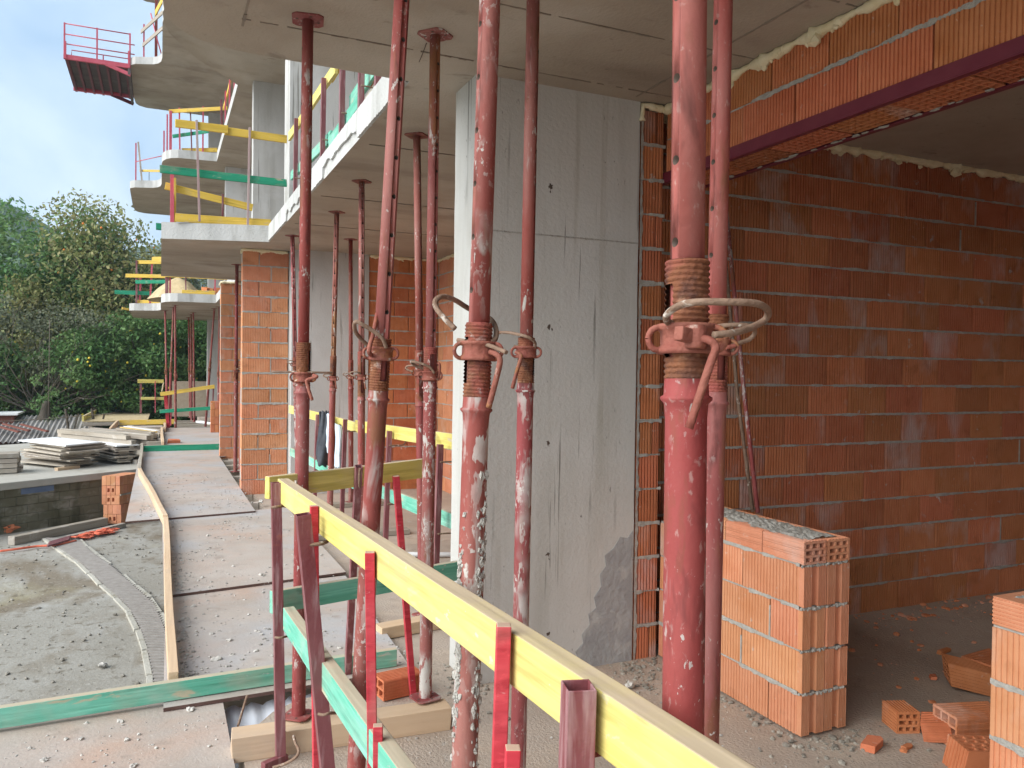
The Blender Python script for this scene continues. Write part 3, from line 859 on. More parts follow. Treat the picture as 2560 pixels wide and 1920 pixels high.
# top course: blocks laid on their side, holes facing the opening, rough mortar on top
yb = 2.732
for k in range(4):
    L = 0.27
    for x0 in (FX + 0.067, FX + 0.210):
        hollow_block('top_block', (x0, yb + 0.135 + k * 0.275, LWZ + 0.012 + 0.052), (0, 1, 0), (1, 0, 0), (0, 0, 1), 0.27, 0.132, 0.104, 'brick_wall', lw)
def mortar_bed(parent, x0, x1, y0, y1, z):
    mb = MB(); nx, ny = 16, int((y1 - y0) / 0.018); vs = []
    for j in range(ny + 1):
        for i in range(nx + 1):
            e = min(i, nx - i) / nx * 2
            e2 = max(0, min(1, e * 2 + 0.8 * mnoise.noise(Vector((j * 0.3, i * 0.2, 2)))))
            h = -0.003 + e2 * (0.007 + 0.008 * mnoise.noise(Vector((i * 0.7, j * 0.7, z))) + 0.007 * random.random())
            vs.append((x0 + (x1 - x0) * i / nx, y0 + (y1 - y0) * j / ny, z + h))
    mb.add(vs, [(j * (nx + 1) + i, j * (nx + 1) + i + 1, (j + 1) * (nx + 1) + i + 1, (j + 1) * (nx + 1) + i) for j in range(ny) for i in range(nx)])
    return mb.build('mortar_bed', 'mortar', parent)
mortar_bed(lw, FX + 0.02, FX + 0.265, yb + 0.03, 3.85, LWZ + 0.118)
# the second low wall on the other side of the doorway
rw = thing('brick_parapet', 'low clay block wall past the doorway, topped with ribbed blocks laid flat', 'brick wall', (FX, 1.842, 0))
z2 = brickwork(rw, (FX, 1.842, 0.012), (0, -1, 0), (-1, 0, 0), 3.4, [(0.196, 0.36, 0.36), (0.196, 0.20, 0.36), (0.196, 0.36, 0.36), (0.196, 0.20, 0.36), (0.108, 0.27, 0.27, True)], 0.275, 'brick_wall', head=0.4, smear=1.3, ribs=44)
mortar_bed(rw, FX + 0.02, FX + 0.26, -1.4, 1.80, z2 - 0.004)

# steel lintel: two angles with the open undersides of the blocks between them
lt = thing('steel_lintel', 'dark red steel angle lintel with hollow blocks showing between its flanges', 'lintel', (FX, 3.86, 2.76))
for nm, xa, xb in (('front_angle', FX - 0.006, FX + 0.028), ('rear_angle', FX + 0.25, FX + 0.286)):
    vx = xa if nm == 'front_angle' else xb - 0.008
    MB().box((xa, -0.6, 2.757), (xb, 3.98, 2.764)).box((vx, -0.6, 2.764), (vx + 0.008, 3.98, FZ + 0.002)).build(nm, 'lintel', lt, bevel=0.002)
for k in range(12):
    y0 = 3.80 - k * 0.362
    mb = MB(); x0, x1 = FX + 0.032, FX + 0.244
    z0, z1 = 2.764 + random.uniform(-0.004, 0.004), FZ + 0.002
    for i in range(6):
        x = x0 + (x1 - x0 - 0.008) * i / 5
        mb.box((x, y0 - 0.345, z0), (x + 0.006, y0, z0 + 0.02))
    for j in range(10):
        y = y0 - 0.345 + 0.337 * j / 9
        sh = 0.008 * (j % 2)
        mb.box((x0 + 0.001, y, z0 + 0.001), (x1 - 0.001, y + 0.006, z0 + 0.019))
    o = mb.build('block_underside', 'brick_in', lt)
bk = MB().box((FX + 0.02, -0.6, FZ - 0.002), (FX + 0.25, 3.86, FZ + 0.003)); bk.build('block_core', 'lintel', lt)  # dark red backing, coloured to stand for the shaded void inside the blocks
dr = MB()
for k in range(60):
    y = 3.7 - random.random() * 3.6
    dr.blob((FX + random.choice((0.23, 0.238, 0.246)) , y, 2.757), random.uniform(0.004, 0.012), 0.5, 1, (1, 2.4, 0.5))
dr.build('mortar_dropping', 'mortar', lt)

# pillars of the next bay
def pillar(label, x0, x1, y, nb):
    p = thing('brick_pillar', label, 'brick pillar', (x0, y, 0))
    L = x1 - x0
    brickwork(p, (x0, y, 0.0), (1, 0, 0), (0, -1, 0), L, [(0.199, (L * 0.36 if i % 2 else L * 0.62) if nb == 2 else (L * 0.62 if i % 2 else L), 0.36) for i in range(16)], 0.19, 'brick_wall', head=0.7, smear=1.2, ribs=44)
    foam(p, [(x0 - 0.01, y + 0.1, 3.15), (x0, y - 0.01, 3.19), (x1, y - 0.01, 3.185)], 0.02)
    return p
pillar('bright orange clay block pillar standing nearest the ramp of dusty plywood', 0.963, 1.546, 10.82, 2)
pillar('farther orange clay block pillar half hidden behind the nearer one', 0.985, 1.56, 15.2, 2)
by = thing('brick_wall', 'clay block wall at the back of the next bay, seen between the props', 'brick wall', (2.575, 10.62, 0))
brickwork(by, (2.575, 10.62, 0.0), (1, 0, 0), (0, -1, 0), 0.99, [(0.199, 0.20 if i % 2 else 0.36, 0.36) for i in range(16)], 0.19, 'brick', head=0.1, smear=0.8)
foam(by, [(2.58, 10.6, 3.19), (3.55, 10.6, 3.19)], 0.02)
bz = thing('brick_wall', 'side wall of clay blocks closing the next bay, partly behind the grey column', 'brick wall', (3.56, 10.61, 0))
brickwork(bz, (3.56, 10.61, 0.0), (0, -1, 0), (-1, 0, 0), 3.6, [(0.199, 0.20 if i % 2 else 0.36, 0.36) for i in range(16)], 0.19, 'brick_wall', head=0.2, smear=0.8)
foam(bz, [(3.55, 10.6, 3.19), (3.55, 7.0, 3.19)], 0.02)
bu = thing('brick_wall', 'patch of whitish clay blocks on the upper floor behind the green board', 'brick wall', (2.545, 10.62, 3.4))
brickwork(bu, (2.545, 10.62, 3.4), (1, 0, 0), (0, -1, 0), 0.8, [(0.199, 0.12 if i % 2 else 0.26, 0.36) for i in range(16)], 0.19, 'brick_in', head=0.3)
# ---------------------------------------------------------------- adjustable steel props
def bored_tube(name, o, ax, a0, a1, r, holes, hdir, mname, parent):
    mb = MB().lathe(o, ax, [(a0, r), (a1, r)], 28)
    n = 28
    m0 = len(mb.v) - 2 * n
    mb.f += [tuple(range(m0, m0 + n))[::-1], tuple(range(m0 + n, m0 + 2 * n))]; mb.mi += [0, 0]; mb.sm += [False, False]
    ob = mb.build(name, mname, parent)
    if holes:
        ct = MB(); off = base_of(parent)
        for a in holes:
            c = Vector(o) + Vector(ax) * a
            p, q = c - hdir * (r - 0.004), c + hdir * (r + 0.03)
            k = len(ct.v)
            ct.tube([p, q], 0.0072, 14)
        cm = ct.mesh('cut', 'wire', off)
        cm.materials.clear(); cm.materials.append(MT['wire'])
        cut = bpy.data.objects.new('cut', cm); COL.objects.link(cut); cut.parent = parent
        md = ob.modifiers.new('b', 'BOOLEAN'); md.object = cut; md.operation = 'DIFFERENCE'; md.solver = 'EXACT'; md.material_mode = 'TRANSFER'
        bpy.context.view_layer.update()
        dg = bpy.context.evaluated_depsgraph_get()
        me = bpy.data.meshes.new_from_object(ob.evaluated_get(dg))
        ob.modifiers.clear(); ob.data = me
        bpy.data.objects.remove(cut)
    return ob


def plate(name, c, ax, size, thick, rot, m, parent, clip=0.3):
    ax = Vector(ax); x = Vector((math.cos(rot), math.sin(rot), 0)); y = Vector((-math.sin(rot), math.cos(rot), 0))
    s = size / 2; k = s * (1 - clip)
    pts = [(-k, -s), (k, -s), (s, -k), (s, k), (k, s), (-k, s), (-s, k), (-s, -k)]
    c = Vector(c); vs = [c + x * a + y * b for a, b in pts]; vs += [v + Vector((0, 0, thick)) for v in vs]
    mb = MB().add(vs, [tuple(range(8))[::-1], tuple(range(8, 16))] + [(i, (i + 1) % 8, 8 + (i + 1) % 8, 8 + i) for i in range(8)])
    for a, b in ((0.62, 0.62), (-0.62, -0.62), (0.62, -0.62), (-0.62, 0.62)):
        p = c + x * a * s + y * b * s
    o = mb.build(name, m, parent, bevel=0.0015)
    hl = MB()
    for a, b in ((0.68, 0.2), (-0.68, -0.2), (0.2, -0.68), (-0.2, 0.68)):
        p = c + x * a * s + y * b * s
        hl.lathe(p + Vector((0, 0, -0.0008)), (0, 0, 1), [(0, 0.0), (0, 0.006), (thick + 0.0016, 0.006), (thick + 0.0016, 0)], 10, smooth=False)
    hl.build('bolt_hole', 'wire', o)['kind'] = 'stuff'
    return o


def smooth_path(pts, n=6):
    pts = [Vector(p) for p in pts]; out = []
    for i in range(len(pts) - 1):
        p0, p1, p2, p3 = pts[max(i - 1, 0)], pts[i], pts[i + 1], pts[min(i + 2, len(pts) - 1)]
        for k in range(n):
            t = k / n
            out.append(0.5 * ((2 * p1) + (p2 - p0) * t + (2 * p0 - 5 * p1 + 4 * p2 - p3) * t * t + (3 * p1 - p0 - 3 * p2 + p3) * t ** 3))
    return out + [pts[-1]]


def prop(label, base, top, nut, t1, ring, low='red_worn', upm='red_worn', slot=0.3, hole=0.5, hz=None, rods=None, rr=0.0052, rh=0.0062, zb=0.0, group=None, R=1.0, simple=False, prot=0.3, name='steel_prop', thread='rust'):
    base, top = Vector(base), Vector(top)
    ax = (top - base).normalized()
    def A(z): return (z - base.z) / ax.z
    t = thing(name, label, 'steel prop', base, group)
    L = (top - base).length
    mid = base + ax * A(nut)
    v = Vector((0, 0, 0)) - mid; v.z = 0; v.normalize(); rt = Vector((-v.y, v.x, 0))
    def side(s):
        s = max(-1, min(1, s)); return (v * math.sqrt(1 - s * s) + rt * s).normalized()
    r_o, r_i = 0.030 * R, 0.0245 * R
    ar, at, an = A(ring), A(t1), A(nut)
    MB().lathe(base, ax, [(0.004, r_o), (ar - 0.03, r_o), (ar - 0.008, r_o * 1.06), (ar - 0.002, r_o * 1.24), (ar + 0.002, r_o * 1.24), (ar + 0.005, r_o * 1.08), (ar + 0.03, r_o * 1.04)], 28).build('outer_tube', low, t)
    plate('base_plate', base, ax, 0.125, 0.006, prot, low, t)
    plate('top_plate', top - Vector((0, 0, 0.007)), ax, 0.135, 0.007, prot + 0.5, upm, t)
    # threaded, slotted sleeve
    p = []; a = ar + 0.028; pitch = 0.0085 if R > 0.9 else 0.009
    if simple: pitch = 0.016
    while a < at:
        p += [(a, r_o * 1.0), (a + pitch * 0.28, r_o * 1.075), (a + pitch * 0.55, r_o * 1.075), (a + pitch * 0.85, r_o * 1.0)]; a += pitch
    p += [(at, r_o * 1.0), (at + 0.003, r_o * 0.98), (at + 0.003, r_i)]
    NS = 14 if simple else 36
    sd = side(slot); s0, s1 = ar + 0.06, at - 0.03
    sk = (lambda k, z: s0 < z < s1 and (k <= 1 or k >= NS - 2)) if not simple else None
    MB().lathe(base, ax, p, NS, sk, ref=sd).build('threaded_sleeve', thread, t)
    if simple:
        MB().lathe(base, ax, [(ar, r_i), (L - 0.006, r_i)], 14).build('inner_tube', upm, t)
    else:
        z0 = hz if hz is not None else t1 + 0.08
        hs = []
        a = A(z0)
        while a - 0.122 > at + 0.01: a -= 0.122
        while a < L - 0.05:
            if a > at + 0.012: hs.append(a)
            a += 0.122
        bored_tube('inner_tube', base, ax, ar, L - 0.006, r_i, hs, side(hole), upm, t)
    # collar nut with its two ears
    n = MB().lathe(base, ax, [(an - 0.022, r_o * 1.08), (an - 0.022, r_o * 1.44), (an - 0.016, r_o * 1.47), (an - 0.012, r_o * 1.36), (an - 0.009, r_o * 1.26), (an + 0.010, r_o * 1.26),
                              (an + 0.013, r_o * 1.36), (an + 0.017, r_o * 1.47), (an + 0.022, r_o * 1.44), (an + 0.022, r_o * 1.05)], 14 if simple else 32)
    nut_o = n.build('collar_nut', 'collar', t)
    if not simple:
        c = base + ax * an
        for s in (-1, 1):
            d = side(0.93 * s); e = MB()
            ce = c + d * (r_o * 1.42)
            pts = [ce + (d * math.cos(q) * 0.016 + Vector((0, 0, 1)) * math.sin(q) * 0.017) for q in [i * math.pi / 8 for i in range(16)]]
            e.tube(pts + [pts[0]], 0.0048, 8, False)
            e.build('ear', 'collar', nut_o)
    if rods:
        for nm, pts, r in rods:
            MB().tube(smooth_path(pts), r, 10).build(nm, 'rod' if nm != 'handle' else 'collar', t)
    elif not simple:
        c = base + ax * an
        q = random.choice((-1, 1))
        loop = [c + side(0.3 * q) * 0.03 + Vector((0, 0, 0.03)), c + side(0.7 * q) * 0.06 + Vector((0, 0, 0.045)), c + side(0.98 * q) * 0.085 + Vector((0, 0, 0.04)), c + side(0.98 * q) * 0.09 + Vector((0, 0, 0.022)), c + side(0.8 * q) * 0.055 + Vector((0, 0, 0.004))]
        MB().tube(smooth_path(loop), rr, 8).build('pin', 'rod', t)
        hd = [c + side(-0.5 * q) * 0.042, c + side(-0.45 * q) * 0.058 + Vector((0, 0, -0.006)), c + side(-0.4 * q) * 0.06 + Vector((0, 0, -0.03)), c + side(-0.55 * q) * 0.064 + Vector((0, 0, -0.10))]
        MB().tube(smooth_path(hd), rh, 8).build('handle', 'collar', t)
    else:
        c = base + ax * an; q = random.choice((-1, 1))
        MB().tube([c + side(-0.5 * q) * 0.04, c + side(-0.6 * q) * 0.065 + Vector((0, 0, -0.02)), c + side(-0.6 * q) * 0.07 + Vector((0, 0, -0.1))], 0.007, 6).build('handle', 'collar', t)
    return t


def axis_ext(p, q, z0, z1):
    """the two ends of the line p-q at heights z0 and z1"""
    p, q = Vector(p), Vector(q); d = (q - p) / (q.z - p.z)
    return p + d * (z0 - p.z), p + d * (z1 - p.z)


GP = 'props holding up the near ceiling'
# the largest prop, right beside the yellow rail
b_, t_ = axis_ext((0.713, 0.966, 1.174), (0.723, 0.992, 2.219), 0.0, 3.2)
fp = prop('smooth brick-red steel prop with a big rusty looped pin, beside the window opening', b_, t_, 1.71, 1.821, 1.622, 'red_worn2', 'red_clean', slot=-0.86, hole=-0.75, hz=1.975, R=1.03,
     rods=[('pin', ((0.69, 0.976, 1.733), (0.674, 0.966, 1.734), (0.664, 0.954, 1.742), (0.665, 0.938, 1.751), (0.671, 0.919, 1.757), (0.689, 0.9, 1.759), (0.719, 0.887, 1.759), (0.749, 0.879, 1.759), (0.775, 0.884, 1.757), (0.804, 0.903, 1.751), (0.811, 0.916, 1.74), (0.787, 0.916, 1.728), (0.751, 0.91, 1.719), (0.716, 0.914, 1.714)), 0.0052),
           ('handle', ((0.694, 0.941, 1.711), (0.704, 0.923, 1.709), (0.709, 0.912, 1.706), (0.714, 0.908, 1.7), (0.714, 0.907, 1.691), (0.707, 0.91, 1.67), (0.681, 0.92, 1.582)), 0.0061)])
kb = MB(); c = Vector((0.695, 0.931, 1.712))
kb.lathe(c + Vector((0.006, 0.004, -0.017)), (0, 0, 1), [(0, 0), (0, 0.014), (0.005, 0.016), (0.029, 0.016), (0.034, 0.013), (0.034, 0)], 16)
kb.beam(c + Vector((-0.030, -0.004, 0.004)), c + Vector((0.0, 0.004, 0.0)), 0.016, 0.02)
kb.build('lug', 'collar', fp, bevel=0.002)
# the one behind it
b_, t_ = axis_ext((1.322, 1.684, 0.744), (1.35, 1.706, 2.643), 0.0, 3.2)
prop('dusty red steel prop standing just behind the smooth brick-red one', b_, t_, 1.728, 1.811, 1.582, 'red_worn', 'red_clean', slot=0.5, hole=-0.72, hz=2.091,
     rods=[('pin', ((1.304, 1.667, 1.776), (1.313, 1.641, 1.782), (1.347, 1.615, 1.784), (1.381, 1.611, 1.78), (1.41, 1.631, 1.767), (1.403, 1.645, 1.749), (1.36, 1.652, 1.735)), 0.006), ('handle', ((1.335, 1.652, 1.727), (1.35, 1.646, 1.73), (1.357, 1.643, 1.733)), 0.006)])
# leaning, mortar-splashed
b_, t_ = axis_ext((0.601, 2.577, 0.421), (0.689, 2.451, 2.823), 0.0, 3.2)
prop('leaning red steel prop heavily splashed with mortar, looped pin on its collar', b_, t_, 1.71, 1.754, 1.562, 'red_splash', 'red_worn', slot=0.42, hole=0.5, hz=1.841,
     rods=[('pin', ((0.652, 2.458, 1.728), (0.636, 2.444, 1.756), (0.607, 2.446, 1.778), (0.578, 2.448, 1.795), (0.559, 2.457, 1.806), (0.553, 2.47, 1.799), (0.563, 2.498, 1.778), (0.584, 2.522, 1.758), (0.611, 2.531, 1.735)), 0.0066),
           ('handle', ((0.611, 2.487, 1.705), (0.598, 2.46, 1.713), (0.6, 2.459, 1.734), (0.615, 2.475, 1.774), (0.633, 2.501, 1.836)), 0.0072)])
b_, t_ = axis_ext((0.645, 1.699, 0.743), (0.69, 1.712, 2.514), 0.0, 3.2)
dp = prop('thick red steel prop with white cement crust, in front of the wide concrete column', b_, t_, 1.704, 1.766, 1.569, 'red_splash', 'red_splash', slot=-0.93, hole=-0.86, hz=1.843,
     rods=[('pin', ((0.59, 1.644, 1.75), (0.567, 1.665, 1.779), (0.556, 1.682, 1.804), (0.564, 1.689, 1.819), (0.585, 1.702, 1.825), (0.62, 1.73, 1.821), (0.668, 1.763, 1.805), (0.704, 1.752, 1.789), (0.714, 1.731, 1.776), (0.715, 1.709, 1.754), (0.705, 1.691, 1.732), (0.691, 1.686, 1.725)), 0.0062),
           ('rebar', ((0.633, 1.745, 1.73), (0.673, 1.672, 1.719), (0.697, 1.606, 1.7)), 0.0050),
           ('handle', ((0.684, 1.667, 1.702), (0.689, 1.642, 1.696), (0.694, 1.635, 1.685), (0.69, 1.636, 1.657), (0.675, 1.652, 1.576)), 0.0068)])
cr_ = MB(); axd = (t_ - b_).normalized()
vv = -Vector((b_.x, b_.y, 0)).normalized(); rr_ = Vector((-vv.y, vv.x, 0))
for k in range(300):
    left = random.random() < 0.55
    z = random.gauss(1.06, 0.11) if left else random.gauss(1.12, 0.16)
    z = max(0.72, min(1.42, z)); sn = random.gauss(-0.80, 0.10) if left else random.gauss(0.72, 0.16)
    sn = max(-0.99, min(0.99, sn)); d = vv * math.sqrt(1 - sn * sn) + rr_ * sn
    cr_.blob(b_ + axd * (z / axd.z) + d * 0.0295, random.uniform(0.003, 0.0085), 0.5, 1, (0.8, 0.8, 1.5))
o = cr_.build('cement_crust', 'mortar', dp); o['kind'] = 'stuff'
b_, t_ = axis_ext((1.238, 2.689, 0.442), (1.251, 2.676, 3.029), 0.0, 3.2)
prop('slim red steel prop speckled with mortar against the wide grey column face', b_, t_, 1.729, 1.781, 1.586, 'red_splash', 'red_worn', slot=0.96, hole=0.97, rr=0.006,
     rods=[('pin', ((1.163, 2.769, 1.802), (1.185, 2.727, 1.803), (1.203, 2.652, 1.792), (1.226, 2.62, 1.781), (1.254, 2.63, 1.765), (1.263, 2.647, 1.748)), 0.0062), ('handle', ((1.186, 2.648, 1.729), (1.196, 2.633, 1.72), (1.197, 2.626, 1.706), (1.185, 2.631, 1.66), (1.171, 2.641, 1.595)), 0.0072),
           ('rebar', ((1.2, 2.697, 1.752), (1.223, 2.687, 1.751)), 0.005)])
prop('clean dark red steel prop with a square top plate and a rebar pin through it', (0.570, 3.590, 0.112), (0.587, 3.601, 3.2), 1.619, 1.767, 1.55, 'red_worn', 'red_worn', slot=0.9, hole=-0.98, prot=0.9,
     rods=[('rebar', ((0.448, 3.63, 1.642), (0.554, 3.588, 1.642), (0.623, 3.563, 1.641), (0.7, 3.562, 1.641)), 0.005), ('handle', ((0.612, 3.535, 1.629), (0.625, 3.518, 1.622), (0.589, 3.528, 1.61), (0.585, 3.53, 1.592), (0.606, 3.519, 1.519)), 0.0075)])
prop('rusty red steel prop under a rectangular top plate, its foot on the pale sleeper', (1.150, 3.560, 0.112), (1.146, 3.509, 3.2), 1.632, 1.761, 1.576, 'red_splash', 'red_rusty', slot=0.3, hole=0.68, prot=0.2,
     rods=[('pin', ((1.155, 3.492, 1.644), (1.132, 3.491, 1.671), (1.091, 3.499, 1.688), (1.058, 3.525, 1.695), (1.067, 3.553, 1.688), (1.106, 3.558, 1.67), (1.151, 3.559, 1.656)), 0.0062), ('handle', ((1.173, 3.528, 1.68), (1.18, 3.503, 1.689), (1.184, 3.501, 1.668), (1.179, 3.503, 1.62)), 0.006)])
# props of the next bay
prop('thin leaning red prop whose top plate meets the ceiling behind the rusty one', (1.63, 5.12, 0.0), (1.533, 5.058, 3.2), 1.64, 1.78, 1.42, 'red_worn', 'red_rusty', slot=0.2, hole=0.95, rr=0.006)
prop('thin speckled red prop with orange rust near its top, just inside the next bay', (1.56, 6.62, 0.0), (1.502, 6.493, 3.2), 1.59, 1.80, 1.40, 'red_worn', 'red_rusty', slot=0.2, hole=0.35, rr=0.006)
prop('thin red prop with an orange patch, in front of the jacket', (1.53, 7.86, 0.0), (1.579, 7.877, 3.2), 1.56, 1.78, 1.44, 'red_worn', 'red_rusty', slot=0.3, hole=-0.3, rr=0.006)
prop('dark thin red prop standing deepest in the next bay', (2.11, 9.52, 0.05), (2.061, 9.449, 3.2), 1.56, 1.76, 1.42, 'red_worn', 'red_worn', slot=0.3, hole=0.6, rr=0.006)
prop('white-speckled thin prop close to the brick pillar', (1.50, 9.57, 0.0), (1.396, 9.521, 3.2), 1.70, 1.78, 1.46, 'red_splash', 'red_worn', slot=0.3, hole=0.2, rr=0.006)
prop('plain maroon prop squeezed between the two orange brick pillars', (1.060, 12.86, 0.05), (1.040, 12.60, 3.2), 1.60, 1.78, 1.42, 'red_worn', 'red_worn', slot=0.3, hole=0.9, rr=0.006)
prop('second maroon prop behind the one between the brick pillars', (1.20, 13.6, 0.0), (1.22, 13.5, 3.2), 1.66, 1.8, 1.5, 'red_worn', 'red_worn', rr=0.006)
# far props under the farthest balcony
FARP = [((0.171, 22.80, 0.05), (0.108, 24.0, 3.2)), ((0.20, 22.62, 0.05), (0.30, 22.55, 3.2)), ((0.364, 22.3, 0.05), (0.327, 21.7, 3.2)), ((0.86, 27.0, 0.05), (0.795, 26.9, 3.2)),
        ((0.85, 25.4, 0.05), (0.806, 25.15, 3.2)), ((0.91, 24.9, 0.05), (0.845, 24.4, 3.2)), ((1.10, 22.6, 0.05), (1.291, 22.42, 3.2)), ((1.37, 21.7, 0.05), (1.363, 21.64, 3.2))]
for k, (b_, t_) in enumerate(FARP):
    z = 1.55 + 0.1 * math.sin(k * 2.3)
    prop('slender red prop under the farthest low balcony in front of the tan netting', b_, t_, z, z + 0.15, z - 0.16, 'red_worn', 'red_rusty' if k % 3 == 1 else 'red_worn', group='props under the farthest balcony', simple=True)
# ---------------------------------------------------------------- guard rails round the near opening
def post(parent, p, q, s, m, name='post', hollow=False, up=(0, 1, 0), s2=None):
    p, q = Vector(p), Vector(q)
    mb = MB()
    if not hollow:
        mb.beam(p, q, s, s2 or s, up)
    else:
        x, y, z, L = dirs(p, q, up); t = 0.003; b = (s2 or s)
        for a0, a1, b0, b1 in ((-s / 2, s / 2, -b / 2, -b / 2 + t), (-s / 2, s / 2, b / 2 - t, b / 2), (-s / 2, -s / 2 + t, -b / 2 + t, b / 2 - t), (s / 2 - t, s / 2, -b / 2 + t, b / 2 - t)):
            vs = [c + y * yy + z * zz for c in (p, q) for yy, zz in ((a0, b0), (a1, b0), (a1, b1), (a0, b1))]
            mb.add(vs, [(3, 2, 1, 0), (4, 5, 6, 7), (0, 1, 5, 4), (1, 2, 6, 5), (2, 3, 7, 6), (3, 0, 4, 7)])
    return mb.build(name, m, parent, bevel=0.002)


def to_floor(p, q, z=0.0):
    """extend the line p->q until height z"""
    p, q = Vector(p), Vector(q); d = (q - p) / (q.z - p.z)
    return p + d * (z - p.z)


def rod(parent, pts, r=0.005, m='rod', name='hook'):
    return MB().tube(smooth_path(pts), r, 8).build(name, m, parent)


g = thing('guard_rail', 'near guard rail with a long pale yellow board and a mint green lower board', 'guard rail', (0.45, 3.42, 0))
board('top_board', (0.477, 3.47, 1.1425), (0.675, 0.0, 1.1425), 0.045, 0.095, 'yellow', g, wob=0.002)
board('lower_board', (0.492, 3.36, 0.622), (0.575, 1.0, 0.675), 0.045, 0.095, 'green', g, wob=0.002)
post(g, (0.471, 3.42, 0.0), (0.443, 3.42, 1.181), 0.040, 'maroon', hollow=True)
p_, q_ = (0.518, 2.66, 0.319), (0.431, 2.66, 1.179)
post(g, to_floor(q_, p_), q_, 0.046, 'maroon', hollow=True, name='post')
p_, q_ = (0.497, 2.737, 0.287), (0.48, 2.737, 1.192)
post(g, to_floor(q_, p_), q_, 0.026, 'red_wood')
p_, q_ = (0.528, 2.088, 0.584), (0.515, 2.088, 1.17)
post(g, to_floor(q_, p_), q_, 0.026, 'red_wood', up=(0.3, 1, 0))
p_, q_ = (0.521, 2.004, 0.624), (0.52, 2.004, 0.737)
post(g, to_floor(q_, p_), q_, 0.025, 'red_wood', up=(0.3, 1, 0))
p_, q_ = (0.555, 1.289, 0.951), (0.561, 1.289, 1.208)
post(g, to_floor(q_, p_), q_, 0.026, 'red_wood', up=(0.35, 1, 0))
p_, q_ = (0.562, 1.247, 0.97), (0.563, 1.247, 1.006)
post(g, to_floor(q_, p_), q_, 0.026, 'red_wood', up=(0.35, 1, 0))
p_, q_ = (0.564, 1.021, 1.075), (0.566, 1.021, 1.198)
post(g, to_floor(q_, p_), q_, 0.044, 'maroon', hollow=True, up=(0.25, 1, 0))
rod(g, ((0.427, 2.666, 1.073), (0.442, 2.648, 1.077), (0.462, 2.64, 1.08), (0.487, 2.639, 1.081), (0.509, 2.674, 1.077), (0.522, 2.711, 1.073)), 0.0065)
rod(g, ((0.418, 3.348, 1.089), (0.437, 3.34, 1.092), (0.46, 3.363, 1.091), (0.486, 3.427, 1.077)), 0.006)
rod(g, ((0.584, 1.081, 1.058), (0.594, 1.066, 1.065), (0.611, 1.064, 1.066), (0.636, 1.075, 1.06), (0.664, 1.095, 1.048)), 0.0058, 'rust')
rod(g, ((0.433, 3.332, 0.559), (0.448, 3.32, 0.559), (0.468, 3.327, 0.558), (0.494, 3.37, 0.546)), 0.005)
rod(g, ((0.475, 2.591, 0.536), (0.489, 2.574, 0.538), (0.507, 2.577, 0.539), (0.534, 2.608, 0.523)), 0.005)
# foot bracket of the corner post
MB().beam((0.393, 3.369, 0.015), (0.494, 3.419, 0.015), 0.03, 0.035).build('foot', 'maroon', g, bevel=0.003)
rod(g, ((0.513, 3.355, 0.129), (0.513, 3.3, 0.123), (0.517, 3.243, 0.117), (0.502, 3.227, 0.1), (0.466, 3.265, 0.063), (0.422, 3.284, 0.048)), 0.006)

g2 = thing('guard_rail', 'cross guard rail with an ochre yellow board and a dark green board between the props', 'guard rail', (0.43, 3.52, 0))
board('top_board', (0.421, 3.535, 1.144), (1.225, 3.857, 1.161), 0.032, 0.095, 'yellow', g2, wob=0.002)
board('lower_board', (0.435, 3.49, 0.66), (1.46, 3.84, 0.63), 0.032, 0.095, 'green', g2, wob=0.002)
post(g2, (0.918, 4.191, 0), (0.838, 3.624, 1.211), 0.032, 'maroon', hollow=True)
post(g2, (1.177, 3.84, 0), (1.049, 3.748, 1.141), 0.030, 'red_wood')
rod(g2, ((0.824, 3.541, 1.125), (0.818, 3.523, 1.154), (0.818, 3.523, 1.185), (0.82, 3.523, 1.213)), 0.0055)
rod(g2, ((0.542, 3.536, 1.169), (0.542, 3.535, 1.158), (0.542, 3.535, 1.149)), 0.006)

g3 = thing('guard_rail', 'guard rail of pale yellow and mint boards along the inner edge of the next bay', 'guard rail', (1.75, 8.2, 0))
a_, b_ = Vector((1.478, 10.2, 1.197)), Vector((1.855, 7.9, 1.109))
board('top_board', a_ + Vector((0, 0, -0.05)), b_ + Vector((0, 0, -0.05)), 0.03, 0.10, 'yellow', g3)
a_, b_ = Vector((1.754, 7.9, 1.138)), Vector((1.838, 5, 1.212))
board('top_board', a_ + Vector((0.045, 0, -0.05)), b_ + Vector((0.045, 0, -0.05)), 0.03, 0.11, 'yellow', g3)
a_, b_ = Vector((1.502, 10.2, 0.66)), Vector((1.719, 7.3, 0.61))
board('lower_board', a_ + Vector((0, 0, -0.05)), b_ + Vector((0, 0, -0.05)), 0.03, 0.10, 'green', g3)
a_, b_ = Vector((1.719, 7.3, 0.625)), Vector((1.845, 5, 0.652))
board('lower_board', a_ + Vector((0.045, 0, -0.05)), b_ + Vector((0.045, 0, -0.05)), 0.03, 0.11, 'green', g3)
for u, y in ((796, 9.0), (867, 8.05), (980, 6.65), (1105, 5.3)):
    pass
